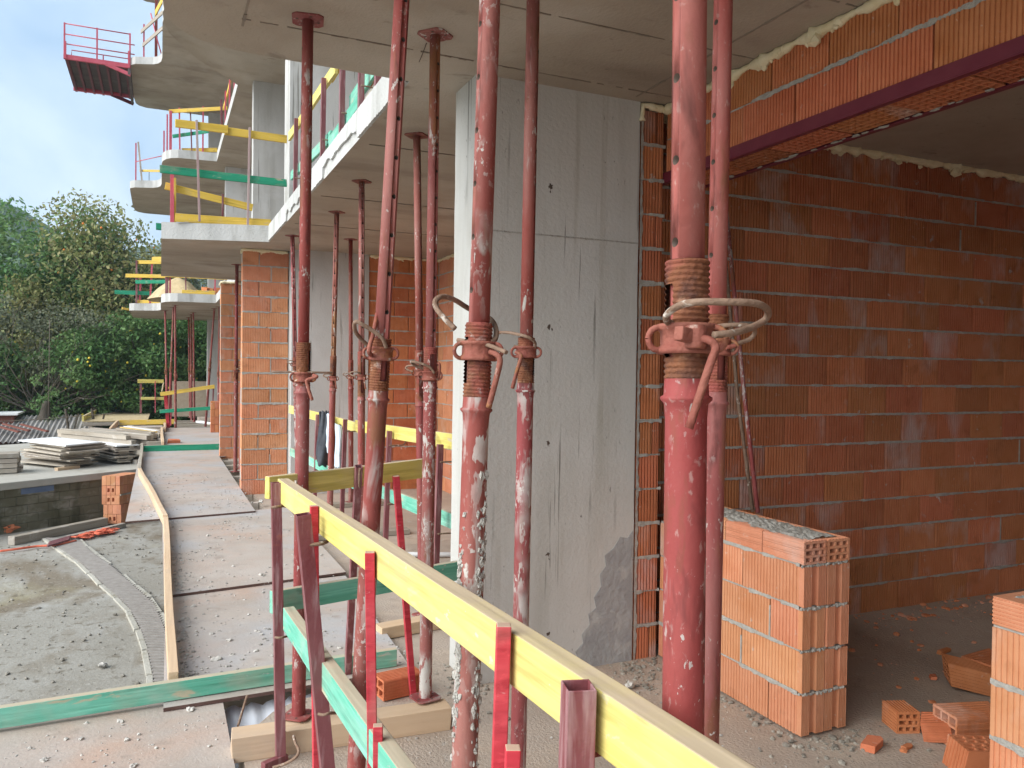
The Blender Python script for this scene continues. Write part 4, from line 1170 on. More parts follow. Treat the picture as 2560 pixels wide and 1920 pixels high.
for q_ in ((1.628, 9, 1.142), (1.734, 8.05, 1.145), (1.807, 6.62, 1.132), (1.808, 5.28, 1.139)):
    q_ = Vector(q_); post(g3, (q_.x - 0.05, q_.y - 0.02, 0), (q_.x - 0.02, q_.y - 0.02, q_.z), 0.04, 'maroon')
    rod(g3, [(q_.x - 0.03, q_.y - 0.05, q_.z - 0.12), (q_.x + 0.02, q_.y - 0.05, q_.z - 0.12), (q_.x + 0.1, q_.y - 0.05, q_.z - 0.115), (q_.x + 0.12, q_.y - 0.05, q_.z - 0.06)], 0.006)
    rod(g3, [(q_.x - 0.04, q_.y - 0.05, q_.z - 0.62), (q_.x + 0.02, q_.y - 0.05, q_.z - 0.62), (q_.x + 0.1, q_.y - 0.05, q_.z - 0.615), (q_.x + 0.12, q_.y - 0.05, q_.z - 0.55)], 0.006)

# jacket thrown over the inner rail
jk = thing('jacket', 'charcoal jacket with pale blue lining slung over the yellow rail', 'jacket', (1.723, 8.65, 1.2))
def cloth(name, cols, m, jx=0.0, fold=1.0):
    """cols: list of (top px point, bottom px point) as world points; a draped, folded sheet"""
    nu, nv = 28, 30; vs = []
    for j in range(nv + 1):
        for i in range(nu + 1):
            s = i / nu * (len(cols) - 1); k = min(int(s), len(cols) - 2); f = s - k
            a = Vector(cols[k][0]).lerp(Vector(cols[k + 1][0]), f); b = Vector(cols[k][1]).lerp(Vector(cols[k + 1][1]), f)
            t = j / nv
            p = a.lerp(b, t)
            w = fold * (0.035 * math.sin(i / nu * 7 + t * 2.0 + jx) * (0.3 + 0.7 * t) + 0.012 * math.sin(i / nu * 15 + t * 5))
            bulge = -0.05 * math.sin(math.pi * min(1, t * 1.4))
            p += Vector((0.25 * w, w + bulge, 0.01 * math.sin(i * 1.1)))
            vs.append(p)
    mb = MB().add(vs, [(j * (nu + 1) + i, j * (nu + 1) + i + 1, (j + 1) * (nu + 1) + i + 1, (j + 1) * (nu + 1) + i) for j in range(nv) for i in range(nu)], True)
    o = mb.build(name, m, jk)
    md = o.modifiers.new('thick', 'SOLIDIFY'); md.thickness = 0.008
    return o
cloth('body', [((1.555, 8.62, 1.186), (1.521, 8.55, 0.725)), ((1.606, 8.6, 1.199), (1.538, 8.5, 0.632)), ((1.662, 8.6, 1.19), (1.635, 8.5, 0.612)), ((1.701, 8.6, 1.147), (1.728, 8.5, 0.638))], 'char')
cloth('lining', [((1.625, 8.52, 1.169), (1.611, 8.5, 0.898)), ((1.647, 8.5, 1.17), (1.623, 8.42, 0.736)), ((1.668, 8.52, 1.16), (1.648, 8.45, 0.859))], 'skyblue', 1.0, 0.4)
cloth('sleeve', [((1.677, 8.35, 1.077), (1.671, 8.3, 0.629)), ((1.7, 8.3, 1.063), (1.696, 8.2, 0.632)), ((1.734, 8.3, 1.046), (1.752, 8.25, 0.64))], 'skyblue', 2.0, 0.35)
cloth('cuff', [((1.733, 8.42, 1.063), (1.737, 8.38, 0.651)), ((1.763, 8.4, 1.047), (1.779, 8.36, 0.694))], 'char', 0.6)

# ---------------------------------------------------------------- plywood decking along the edge
def panel(label, poly, z0, z1, m='ply'):
    n = len(poly); mb = MB()
    vs = [(x, y, z0) for x, y in poly] + [(x, y, z1) for x, y in poly]
    mb.m = 0; mb.add(vs, [tuple(range(n, 2 * n))])
    mb.m = 1; mb.add(vs, [tuple(range(n))[::-1]] + [(i, (i + 1) % n, n + (i + 1) % n, n + i) for i in range(n)])
    o = mb.build('plywood_panel', [m, 'ply_edge'], loc=(*poly[0], z0))
    return tag(o, label, 'plywood', None)
panel('dusty plywood panel lying on this side of the green toe board', [(-1.7, -1.2), (0.287, -1.2), (0.287, 4.19), (-1.7, 4.22)], 0.004, 0.022)
panel('dusty reddish plywood panel just beyond the green toe board', [(0.02, 4.07), (1.25, 4.11), (1.33, 6.17), (0.04, 6.06)], 0.024, 0.042)
panel('grey gravel-strewn plywood panel in the middle of the walkway', [(0.03, 6.0), (1.34, 6.2), (1.33, 9.3), (0.02, 9.2)], 0.044, 0.062)
panel('broad plywood ramp sheet overhanging the courtyard', [(-0.318, 8.90), (0.96, 9.10), (0.955, 15.22), (-0.335, 15.1)], 0.064, 0.082)
panel('plywood panel between the brick pillar and the far green board', [(-0.30, 15.0), (1.08, 15.15), (1.08, 17.8), (-0.30, 17.7)], 0.030, 0.048)
panel('far plywood panel beyond the dark green board', [(0.06, 17.3), (1.33, 17.4), (1.30, 22.2), (0.08, 22.4)], 0.050, 0.068)
for y in (4.3, 5.2, 6.5, 7.6, 8.8, 10.2, 11.8, 13.4, 14.8, 16.2, 17.6, 19.2, 20.8, 22.0):
    o = board('timber_bearer', (-0.28 if y > 9.2 else 0.12, y, -0.055), (1.11, y, -0.055), 0.09, 0.10, 'old_lumber')
    tag(o, 'timber bearer hidden under the plywood walkway', 'timber', 'bearers under the walkway')
for y in (-0.6, 0.8, 2.2, 3.6):
    o = board('timber_bearer', (-1.6, y, -0.055), (0.29, y, -0.055), 0.09, 0.10, 'old_lumber')
    tag(o, 'timber bearer under the nearest plywood panel', 'timber', 'bearers under the nearest panel')
tag(board('toe_board', (-0.80, 4.125, 0.088), (1.185, 4.185, 0.092), 0.04, 0.092, 'green', wob=0.003), 'green painted toe board lying across the walkway in front of the rails', 'board')
tag(board('edge_plank', (0.062, 4.25, 0.10), (0.052, 8.56, 0.118), 0.048, 0.095, 'lumber'), 'straight tan edge plank along the gravel-strewn plywood', 'plank')
tag(board('edge_plank', (0.055, 8.56, 0.135), (-0.265, 12.62, 0.135), 0.045, 0.10, 'lumber'), 'tan edge plank slanting outwards along the ramp sheet', 'plank')
tag(board('edge_plank', (-0.27, 12.62, 0.13), (-0.318, 16.9, 0.12), 0.045, 0.10, 'old_lumber'), 'greyer edge plank meeting the far green board', 'plank')
tag(board('edge_plank', (0.045, 17.25, 0.11), (0.03, 21.3, 0.11), 0.05, 0.10, 'lumber'), 'far tan edge plank beyond the dark green board', 'plank')
tag(board('edge_plank', (0.10, 20.9, 0.13), (0.10, 22.6, 0.13), 0.05, 0.12, 'lumber'), 'short upright tan plank end by the farthest rail post', 'plank')
tag(board('toe_board', (-0.29, 16.44, 0.10), (1.05, 16.44, 0.105), 0.03, 0.115, 'green2'), 'far dark green toe board crossing the walkway by the brick pillar', 'board')
# sleepers under the prop feet
tag(board('timber_sleeper', (0.282, 3.532, 0.052), (1.237, 3.484, 0.052), 0.115, 0.104, 'lumber', wob=0.002), 'pale timber sleeper under the feet of two red props', 'timber')
tag(board('timber_sleeper', (1.233, 4.772, 0.04), (1.739, 4.87, 0.04), 0.11, 0.075, 'lumber'), 'short timber sleeper near the foot of the concrete column', 'timber')
tag(board('timber_sleeper', (1.35, 7.75, 0.03), (2.3, 7.75, 0.03), 0.15, 0.05, 'old_lumber'), 'grey plank on the floor of the next bay under the props', 'timber')
tag(board('timber_sleeper', (1.45, 9.5, 0.03), (2.6, 9.5, 0.03), 0.15, 0.05, 'old_lumber'), 'grey plank against the back of the next bay', 'timber')
for k, y in enumerate((12.3, 13.0, 13.7, 14.4)):
    tag(board('timber_sleeper', (0.97, y, 0.015), (1.5, y, 0.015), 0.16, 0.07, 'old_lumber'), 'short plank step between the two brick pillars', 'timber', 'planks between the brick pillars')
# white sheet showing through the gap in the deck, and the broken rebar
sh = MB(); nu = 40; vs = []
for i in range(nu + 1):
    x = 0.22 + 0.75 * i / nu
    w = 0.02 * math.sin(i * 1.25) + 0.008 * math.sin(i * 3.1)
    vs += [(x, 4.16 + w * 0.3, -0.04 + w * 0.4), (x, 3.95 + w * 0.4, -0.10 + w), (x, 3.70 + w * 0.4, -0.215 + w * 0.3)]
sh.add(vs, [(3 * i + j, 3 * i + j + 1, 3 * i + 4 + j, 3 * i + 3 + j) for i in range(nu) for j in range(2)], True)
tag(sh.build('plastic_sheet', 'sheet'), 'crumpled white plastic sheet showing through the gap in the deck', 'plastic sheet')
tag(MB().tube(smooth_path([(0.336, 3.838, 0), (0.368, 3.964, 0.019), (0.389, 3.977, 0.082)]), 0.006, 8).build('rebar_stub', 'rod'), 'bent rusty rebar stub sticking up beside the white sheet', 'rebar')
hb = hollow_block('hollow_brick', (1.122, 3.915, 0.055), (1, 0.16, 0), (-0.16, 1, 0), (0, 0, 1), 0.22, 0.12, 0.10, 'brick', rows=2, cols=2)
tag(hb, 'loose ribbed hollow brick tucked under the edge of the plywood', 'brick')
# ---------------------------------------------------------------- guard rails on the upper balconies
u1 = thing('guard_rail', 'guard rail of ochre and bright green boards on the front of the next balcony', 'guard rail', (0.38, 10.32, 3.4))
board('top_board', (0.144, 10.26, 4.535), (0.735, 10.28, 4.542), 0.03, 0.095, 'yellow2', u1)
board('top_board', (0.70, 10.31, 4.535), (1.435, 10.31, 4.522), 0.03, 0.095, 'yellow2', u1)
board('mid_board', (-0.02, 10.31, 3.99), (1.437, 10.31, 3.977), 0.03, 0.092, 'green2', u1)
board('toe_board', (0.155, 10.42, 3.455), (1.25, 10.32, 3.455), 0.03, 0.10, 'yellow2', u1)
post(u1, (0.418, 10.24, 3.4), (0.378, 10.24, 4.60), 0.026, 'dusty_steel')
post(u1, (0.97, 10.26, 3.4), (0.986, 10.26, 4.60), 0.026, 'dusty_steel')
u2 = thing('guard_rail', 'sloping yellow board on pinkish posts at the back of the next balcony', 'guard rail', (0.13, 12.0, 3.4))
board('top_board', (0.046, 12.0, 4.15), (1.20, 12.0, 3.955), 0.03, 0.10, 'yellow2', u2)
post(u2, (0.135, 11.95, 3.4), (0.133, 11.95, 4.30), 0.05, 'pink_steel')
post(u2, (0.79, 11.95, 3.4), (0.79, 11.95, 4.10), 0.025, 'maroon')
board('side_board', (0.17, 11.9, 4.25), (0.17, 12.1, 3.45), 0.03, 0.06, 'yellow2', u2, up=(0, 1, 0))
board('low_board', (0.15, 11.9, 3.52), (0.62, 11.9, 3.50), 0.03, 0.03, 'red_wood', u2)
board('far_board', (-0.08, 14.0, 3.90), (0.9, 14.0, 3.88), 0.03, 0.11, 'green2', u2)
hp = MB(); vs = []; n = 26
for j in range(9):
    for i in range(n):
        a = 2 * math.pi * i / n; r = 0.42 * (j / 8) * (1 + 0.12 * mnoise.noise(Vector((math.cos(a) * 2, math.sin(a) * 2, 1))))
        vs.append((1.04 + r * math.cos(a), 11.45 + r * 1.2 * math.sin(a), 3.4 + 0.30 * (1 - (j / 8) ** 1.3) + 0.015 * random.random()))
hp.add(vs, [(j * n + i, j * n + (i + 1) % n, (j + 1) * n + (i + 1) % n, (j + 1) * n + i) for j in range(8) for i in range(n)])
tag(hp.build('sand_heap', 'grey_heap', loc=(1.04, 11.45, 3.4)), 'small grey sand heap on the next balcony against the column', 'sand heap')

u3 = thing('guard_rail', 'guard rail above the spalled white slab edge, maroon posts with yellow and mint boards', 'guard rail', (1.32, 7.2, 3.4))
for y, zt in ((8.80, 4.34), (7.22, 4.25), (6.40, 4.45), (5.73, 4.45), (5.24, 4.45)):
    post(u3, (1.32, y + 0.03, 3.4), (1.32, y, zt), 0.042, 'maroon')
    rod(u3, [(1.31, y - 0.02, 3.70), (1.36, y - 0.02, 3.70), (1.42, y - 0.02, 3.70), (1.43, y - 0.02, 3.76)], 0.006)
board('top_board', (1.37, 9.65, 4.375), (1.37, 6.9, 4.24), 0.03, 0.10, 'yellow', u3)
board('top_board', (1.40, 7.3, 4.30), (1.40, 4.6, 4.30), 0.03, 0.10, 'yellow2', u3)
board('mid_board', (1.37, 9.4, 3.86), (1.37, 7.1, 3.71), 0.03, 0.10, 'green', u3)
board('mid_board', (1.37, 7.15, 3.66), (1.37, 6.0, 3.68), 0.03, 0.10, 'green', u3)
board('mid_board', (1.40, 6.45, 3.80), (1.40, 4.6, 3.84), 0.03, 0.13, 'green', u3)
board('low_board', (1.42, 7.0, 3.60), (1.42, 4.6, 3.75), 0.03, 0.12, 'old_lumber', u3)

Y4 = 20.75
u4 = thing('guard_rail', 'yellow topped guard rail with thin red posts on the rounded upper balcony', 'guard rail', (0.4, Y4, 6.8))
board('top_board', (0.158, Y4, 7.735), (1.428, 20.2, 7.839), 0.03, 0.09, 'yellow2', u4)
board('mid_board', (0.235, Y4 + 0.1, 7.18), (1.03, Y4 - 0.2, 7.33), 0.03, 0.08, 'green2', u4)
board('toe_board', (0.44, Y4, 6.85), (1.24, Y4 - 0.1, 6.93), 0.03, 0.10, 'yellow2', u4)
post(u4, (0.19, Y4 - 0.05, 6.8), (0.19, Y4 - 0.05, 7.74), 0.06, 'pink_steel')
post(u4, (0.395, Y4 - 0.06, 6.8), (0.378, Y4 - 0.06, 7.84), 0.035, 'pink_steel')
post(u4, (0.66, Y4 - 0.09, 6.8), (0.62, Y4 - 0.09, 7.87), 0.03, 'maroon')
post(u4, (0.905, Y4 - 0.12, 6.8), (0.907, Y4 - 0.12, 7.93), 0.035, 'pink_steel')
post(u4, (1.32, 20.1, 6.8), (1.28, 20.1, 7.98), 0.05, 'maroon')
post(u4, (0.05, 22.0, 6.8), (0.05, 22.0, 7.6), 0.035, 'pink_steel')
post(u4, (0.12, 21.4, 6.8), (0.12, 21.4, 7.85), 0.035, 'pink_steel')
u5 = thing('guard_rail', 'yellow board leaning along the stepped slab edge of the upper floor', 'guard rail', (1.3, 17.0, 6.8))
board('top_board', (1.33, 19.9, 7.75), (1.33, 15.0, 7.75), 0.03, 0.10, 'yellow2', u5)
for y in (19.0, 17.8, 16.6, 15.6):
    post(u5, (1.30, y, 6.8), (1.30, y, 7.85), 0.03, 'pink_steel')
u6 = thing('guard_rail', 'sparse guard rail with a leaning brown post on the far curved balcony', 'guard rail', (-0.65, 24.4, 6.8))
post(u6, (-0.66, 24.65, 6.8), (-0.66, 24.65, 7.88), 0.035, 'pink_steel')
post(u6, (-0.50, 24.5, 6.8), (-0.60, 24.5, 7.88), 0.045, 'old_lumber')
MB().tube([(-0.66, 24.6, 7.35), (0.0, 23.9, 7.42)], 0.012, 8).build('mid_bar', 'pink_steel', u6)
board('low_board', (-0.55, 24.6, 7.11), (-0.04, 24.0, 7.03), 0.03, 0.06, 'yellow2', u6)
post(u6, (-0.32, 24.45, 6.8), (-0.32, 24.45, 7.13), 0.015, 'wire')
u7 = thing('guard_rail', 'guard rail of pale unpainted boards beside the red steel platform', 'guard rail', (-0.46, 24.5, 10.2))
post(u7, (-0.47, 24.55, 10.2), (-0.47, 24.55, 11.17), 0.04, 'pink_steel')
post(u7, (-0.16, 24.45, 10.2), (-0.16, 24.45, 13.4), 0.075, 'red_worn')
MB().tube([(-0.30, 24.4, 11.45), (-0.13, 24.4, 10.75), (0.0, 24.3, 10.25)], 0.016, 8).build('brace', 'pink_steel', u7)
board('top_board', (-0.545, 24.5, 10.93), (0.12, 22.6, 10.93), 0.03, 0.10, 'old_lumber', u7)
board('mid_board', (-0.50, 24.5, 10.57), (0.12, 22.6, 10.52), 0.03, 0.10, 'old_lumber', u7)
board('high_board', (-0.18, 24.35, 11.45), (0.2, 22.5, 11.55), 0.03, 0.16, 'yellow2', u7)

# rails on the farthest low balcony, heaps of sand and bricks on it
u8 = thing('guard_rail', 'farthest guard rail with two yellow and two green boards over the netting', 'guard rail', (-0.62, 24.4, 3.4))
board('top_board', (-0.60, 24.45, 4.54), (0.10, 24.1, 4.55), 0.03, 0.10, 'yellow2', u8)
board('top_board', (-0.23, 24.3, 4.62), (0.15, 24.0, 4.62), 0.03, 0.14, 'yellow2', u8)
board('mid_board', (-0.90, 24.5, 4.155), (0.12, 24.1, 4.155), 0.03, 0.10, 'yellow2', u8)
board('mid_board', (-0.65, 24.4, 3.985), (0.12, 24.1, 4.01), 0.03, 0.10, 'green2', u8)
board('low_board', (-1.17, 24.5, 3.69), (-0.15, 24.5, 3.70), 0.03, 0.11, 'green2', u8)
board('toe_board', (-0.62, 24.5, 3.45), (0.02, 24.15, 3.45), 0.03, 0.09, 'yellow2', u8)
post(u8, (-0.62, 24.42, 3.4), (-0.625, 24.42, 4.58), 0.05, 'maroon')
post(u8, (-0.28, 24.3, 3.4), (-0.23, 24.3, 4.53), 0.045, 'pink_steel')
post(u8, (-0.55, 24.7, 3.4), (-0.52, 24.7, 4.2), 0.045, 'pink_steel')
tag(board('loose_board', (-0.98, 24.62, 3.26), (-0.75, 25.4, 3.26), 0.03, 0.06, 'yellow2', None), 'stub of yellow board sticking out from under the farthest balcony', 'board')
u9 = thing('guard_rail', 'long yellow board on thin posts in front of the sand heap', 'guard rail', (0.13, 20.9, 3.4))
board('top_board', (0.10, 20.9, 3.86), (1.5, 20.5, 3.83), 0.03, 0.10, 'yellow2', u9)
board('toe_board', (0.46, 20.75, 3.455), (1.21, 20.6, 3.455), 0.03, 0.10, 'yellow2', u9)
post(u9, (0.128, 20.95, 3.4), (0.126, 20.95, 4.2), 0.075, 'maroon'); post(u9, (0.20, 20.95, 3.4), (0.20, 20.95, 4.2), 0.04, 'pink_steel')
post(u9, (0.55, 20.75, 3.4), (0.54, 20.75, 3.9), 0.03, 'maroon'); post(u9, (1.2, 20.6, 3.4), (1.2, 20.6, 3.9), 0.03, 'pink_steel')
sp = MB(); vs = []; n = 40
for j in range(17):
    for i in range(n):
        a = 2 * math.pi * i / n; t = j / 16
        rr = 1 + 0.25 * mnoise.noise(Vector((math.cos(a) * 1.5, math.sin(a) * 1.5, 3)))
        x = 0.42 + 0.78 * t * rr * math.cos(a); y = 22.9 + 1.1 * t * rr * math.sin(a)
        z = 3.4 + max(0, 0.62 * (1 - t ** 1.5)) + 0.05 * mnoise.noise(Vector((x * 5, y * 5, 0))) * (1 - t)
        vs.append((x, y, z))
sp.add(vs, [(j * n + i, j * n + (i + 1) % n, (j + 1) * n + (i + 1) % n, (j + 1) * n + i) for j in range(16) for i in range(n)])
tag(sp.build('sand_heap', 'sand', loc=(0.42, 22.9, 3.4)), 'large yellow sand heap on the farthest balcony', 'sand heap')
for k in range(9):
    x, y = 1.05 + 0.5 * (k % 5) / 4 + random.uniform(-.05, .05), 21.2 + 0.35 * (k // 5)
    a = random.uniform(0, 3); ci = math.cos(a); si = math.sin(a)
    o = hollow_block('hollow_brick', (x, y, 3.4 + 0.07 + 0.13 * (k // 5)), (ci, si, 0.2), (-si, ci, 0), (0, 0, 1), 0.20, 0.13, 0.12, 'brick', rows=2, cols=2, ribs=False)
    tag(o, 'orange hollow brick dumped beside the sand heap on the farthest balcony', 'brick', 'bricks dumped on the farthest balcony')

# red steel loading platform
pl = thing('loading_platform', 'red steel loading platform with a tubular railing cantilevered from the third slab', 'platform', (-0.82, 24.6, 10.0))
MB().box((-2.43, 24.56, 9.90), (-0.80, 24.64, 10.02)).build('near_beam', 'pink_steel', pl)
MB().box((-2.43, 27.22, 9.90), (-0.80, 27.32, 10.02)).build('far_beam', 'pink_steel', pl)
MB().box((-2.43, 24.64, 9.995), (-0.80, 27.22, 10.02)).build('deck', 'black_rib', pl)
for k in range(7):
    x = -2.36 + 1.45 * k / 6
    MB().box((x - 0.03, 24.66, 9.905), (x + 0.03, 27.40, 9.993)).build('joist', 'lintel', pl)
for x in (-2.41, -1.63, -0.82):
    MB().box((x - 0.02, 24.575, 10.02), (x + 0.02, 24.615, 10.87)).build('post', 'pink_steel', pl)
for x in (-2.385, -0.845):
    MB().box((x - 0.025, 24.53, 9.9), (x + 0.025, 24.57, 10.36)).build('stake', 'pink_steel', pl)
for z, x1 in ((10.85, -0.82), (10.57, -0.70), (10.31, -0.70)):
    MB().tube([(-2.42, 24.6, z), (x1, 24.6, z)], 0.016, 8).build('rail', 'pink_steel', pl)
MB().tube([(-2.25, 24.7, 10.02), (-2.25, 24.7, 10.20), (-0.74, 24.7, 10.20)], 0.014, 8).build('toe_rail', 'pink_steel', pl)
MB().box((-1.50, 24.69, 10.02), (-1.47, 24.71, 10.19)).build('toe_post', 'pink_steel', pl)
MB().beam((-1.42, 24.6, 9.93), (-0.80, 24.6, 9.73), 0.07, 0.09).build('brace', 'pink_steel', pl)
MB().beam((-1.42, 27.27, 9.93), (-0.80, 27.27, 9.73), 0.07, 0.09).build('brace', 'lintel', pl)
MB().box((-0.87, 24.56, 9.72), (-0.80, 27.30, 9.90)).build('wall_beam', 'black_rib', pl)
# ---------------------------------------------------------------- courtyard: drain, terrace, stacks
GZ = -1.49
LK = [(-1.90, 16.5), (-1.582, 15.515), (-1.095, 14.071), (-0.657, 12.40), (-0.40, 11.55), (-0.205, 10.42), (-0.10, 9.4), (-0.05, 8.68), (-0.03, 7.6), (-0.03, 6.4)]
RK = [(-1.35, 16.2), (-1.08, 15.117), (-0.657, 13.728), (-0.274, 12.251), (-0.06, 11.43), (0.047, 10.527), (0.12, 9.5), (0.16, 8.68), (0.18, 7.6), (0.18, 6.4)]
def along(pts, s):
    pts = [Vector(p) for p in pts]; L = [0]
    for a, b in zip(pts, pts[1:]): L.append(L[-1] + (b - a).length)
    d = s * L[-1]
    for i in range(len(pts) - 1):
        if d <= L[i + 1]: return pts[i].lerp(pts[i + 1], (d - L[i]) / (L[i + 1] - L[i]))
    return pts[-1]
dn = thing('drain_channel', 'slatted drain channel curving across the muddy yard between pale kerbs', 'drain', (-0.4, 11.5, GZ))
NK = 13
for side, sg in ((LK, -1), (RK, 1)):
    for k in range(NK):
        a, b = along(side, (k + 0.02) / NK), along(side, (k + 0.98) / NK)
        if side is RK and k in (3,): continue
        w = 0.06
        MB().beam((a.x + sg * w / 2, a.y, GZ - 0.045 + 0.01 * random.random()), (b.x + sg * w / 2 + random.uniform(-.02, .02), b.y, GZ - 0.045 + 0.012 * random.random()), w, 0.12).build('kerb_stone', 'kerb', dn, bevel=0.004)
sl = MB()
nb = 105
for k in range(nb):
    s = (k + 0.5) / nb; a, b = along(LK, s), along(RK, s)
    sl.beam((a.x, a.y, GZ + 0.0), (b.x, b.y, GZ + 0.0), 0.055, 0.05)
o = sl.build('grate_bar', 'grate', dn); o['kind'] = 'stuff'
MB().add([(*along(LK, k / 30), GZ - 0.008) for k in range(31)] + [(*along(RK, k / 30), GZ - 0.008) for k in range(31)], [(k, 31 + k, 32 + k, k + 1) for k in range(30)]).build('drain_bed', 'wire', dn)

TZ = -0.54
tA, tB, tC = Vector((-3.464, 16.724)), Vector((-1.103, 18.369)), Vector((-0.432, 18.783))
tdir = (tC - tA).normalized(); tn = Vector((-tdir.y, tdir.x))
q0 = tA - tdir * 3; q1 = tC + tdir * 2.2
tr = thing('terrace_wall', 'stained concrete terrace with a mossy block front wall carrying the timber stacks', 'terrace', (q0.x, q0.y, -1.5))
MB().prism([tuple(q0 - tn * 0.06), tuple(q1 - tn * 0.06), tuple(q1 + tn * 7.4), tuple(q0 + tn * 7.4)], TZ - 0.14, TZ).build('terrace_slab', 'terrace', tr, bevel=0.015)
MB().prism([tuple(q0 + tn * 0.03), tuple(q1 + tn * 0.03), tuple(q1 + tn * 7.3), tuple(q0 + tn * 7.3)], -1.62, TZ - 0.141).build('block_core', 'mossy', tr)
Lw = (q1 - q0).length; zc = -1.52
for r in range(5):
    s = -0.2 * (r % 2); h = 0.172
    while s < Lw - 0.02:
        w = 0.40; a = max(s, 0); b = min(s + w - 0.006, Lw)
        p, q = q0 + tdir * a, q0 + tdir * b
        o = MB().prism([tuple(p + tn * random.uniform(-0.006, 0.004)), tuple(q + tn * random.uniform(-0.006, 0.004)), tuple(q + tn * 0.1), tuple(p + tn * 0.1)], zc, zc + h - 0.006).build('block', 'mossy', tr, bevel=0.003)
        s += w
    zc += h
p, q = q0.lerp(q1, 0), q1
a = Vector((-2.197, 17.137)); b = Vector((-1.774, 17.597))
da = (a - q0).dot(tdir); db = (b - q0).dot(tdir)
a, b = q0 + tdir * da, q0 + tdir * db
tag(MB().prism([tuple(a - tn * 0.012), tuple(b - tn * 0.012), tuple(b + tn * 0.01), tuple(a + tn * 0.01)], TZ - 0.26, TZ - 0.15).build('blue_strip', 'blue_band', tr), 'faded blue painted strip')

def stack_sheets(corner, ex, ey, n, z0, dz, labels, jig, m, names, grp):
    c, ex, ey = Vector(corner), Vector(ex), Vector(ey)
    for k in range(n):
        j = Vector((random.uniform(-1, 1) * jig, random.uniform(-1, 1) * jig)); r = random.uniform(-0.10, 0.10) if k < n - 1 else 0.0
        e1 = Vector((ex.x * math.cos(r) - ex.y * math.sin(r), ex.x * math.sin(r) + ex.y * math.cos(r))); e2 = Vector((ey.x * math.cos(r) - ey.y * math.sin(r), ey.x * math.sin(r) + ey.y * math.cos(r)))
        e1 *= random.uniform(0.82, 1.12); e2 *= random.uniform(0.75, 1.08)
        if k < n - 1 and random.random() < 0.35: e1 *= 0.45; j += e1 * random.uniform(0, 1.2)
        p = c + j
        z = z0 + k * dz
        o = MB().prism([tuple(p), tuple(p + e1), tuple(p + e1 + e2), tuple(p + e2)], z, z + dz * 0.78).build(names, m[min(k, len(m) - 1)] if k < n - 1 else m[-1], loc=(p.x, p.y, z))
        tag(o, labels[0] if k < n - 1 else labels[1], 'panel', grp if k < n - 1 else None)
s0 = Vector((-1.845, 18.983)); s1 = Vector((-2.869, 20.527)); s2_ = Vector((-1.217, 19.619))
stack_sheets(s0, s2_ - s0, (s1 - s0) * 1.0, 13, TZ + 0.06, 0.036, ('weathered formwork panel in the stack under the white sheet', 'clean white sheet on top of the panel stack on the terrace'), 0.11, ['old_lumber'] * 12 + ['white_panel'], 'formwork_panel', 'formwork panels stacked on the terrace')
tag(board('timber_offcut', (*(s0 + (s2_ - s0) * -0.2), TZ + 0.03), (*(s0 + (s2_ - s0) * 0.4 + Vector((0, -0.02))), TZ + 0.03), 0.10, 0.06, 'lumber'), 'tan timber offcut under the front of the panel stack', 'timber')
# second, lower stack of panels
w0 = Vector((-0.957, 19.536)); w1 = Vector((-1.463, 20.756)); w2 = Vector((-0.442, 19.758))
stack_sheets(w0, w2 - w0, w1 - w0, 11, TZ + 0.05, 0.036, ('weathered panel in the lower stack behind the brick pack', 'white edged plank sheet topping the lower panel stack'), 0.08, ['old_lumber'] * 10 + ['white_panel'], 'formwork_panel', 'panels of the lower stack')
# big pile of long planks
pz = TZ
A0, A1 = Vector((-2.15, 22.3)), Vector((-0.60, 19.9))
pd = (A1 - A0).normalized(); pn = Vector((-pd.y, pd.x))
for r in range(6):
    for k in range(7):
        off = pn * (k * 0.13 - 0.1 + random.uniform(-.02, .02)) + pd * random.uniform(-0.25, 0.25)
        p, q = A0 + off, A1 + off + pd * random.uniform(-0.2, 0.3)
        z = pz + 0.05 + r * 0.105
        o = board('plank', (p.x, p.y, z), (q.x, q.y, z + random.uniform(-.01, .015)), 0.115, 0.095, 'old_lumber', bevel=0.004)
        tag(o, 'weathered plank in the long timber pile on the terrace', 'plank', 'planks in the long timber pile')
for k, (dx, m) in enumerate(((0.0, 'old_lumber'), (0.25, 'yellow2'), (0.5, 'white_panel'), (0.75, 'old_lumber'))):
    o = board('plank', (-0.95 + dx * 0.3, 21.6 + dx, 0.12), (-0.15 + dx * 0.2, 20.2 + dx, 0.10), 0.10, 0.05, m)
    tag(o, ('grey', 'yellow', 'white', 'brownish')[k] + ' plank lying loose on the right end of the timber pile', 'plank')
for k in range(14):
    p = Vector((-0.75 + 0.06 * (k % 5), 20.4 + 0.25 * (k % 3))); z = TZ + 0.04 + 0.075 * (k // 3)
    o = board('plank', (p.x, p.y, z), (p.x + 0.62, p.y - 0.75 + random.uniform(-.2, .2), z), 0.10, 0.06, 'old_lumber')
    tag(o, 'short grey plank in the stack next to the walkway', 'plank', 'short planks next to the walkway')
# bundles of brown timbers at the left
l0 = Vector((-2.611, 18.68))
for r in range(4):
    for k in range(5):
        z = TZ + 0.06 + r * 0.10
        p = l0 + Vector((-0.02 + random.uniform(-.03, .03), 0.12 * k))
        o = board('square_timber', (p.x - 1.6, p.y - 0.35, z), (p.x, p.y, z), 0.10, 0.085, 'old_lumber', bevel=0.004)
        tag(o, 'brown square timber in the bundle left of the white sheet', 'timber', 'timbers bundled left of the white sheet')
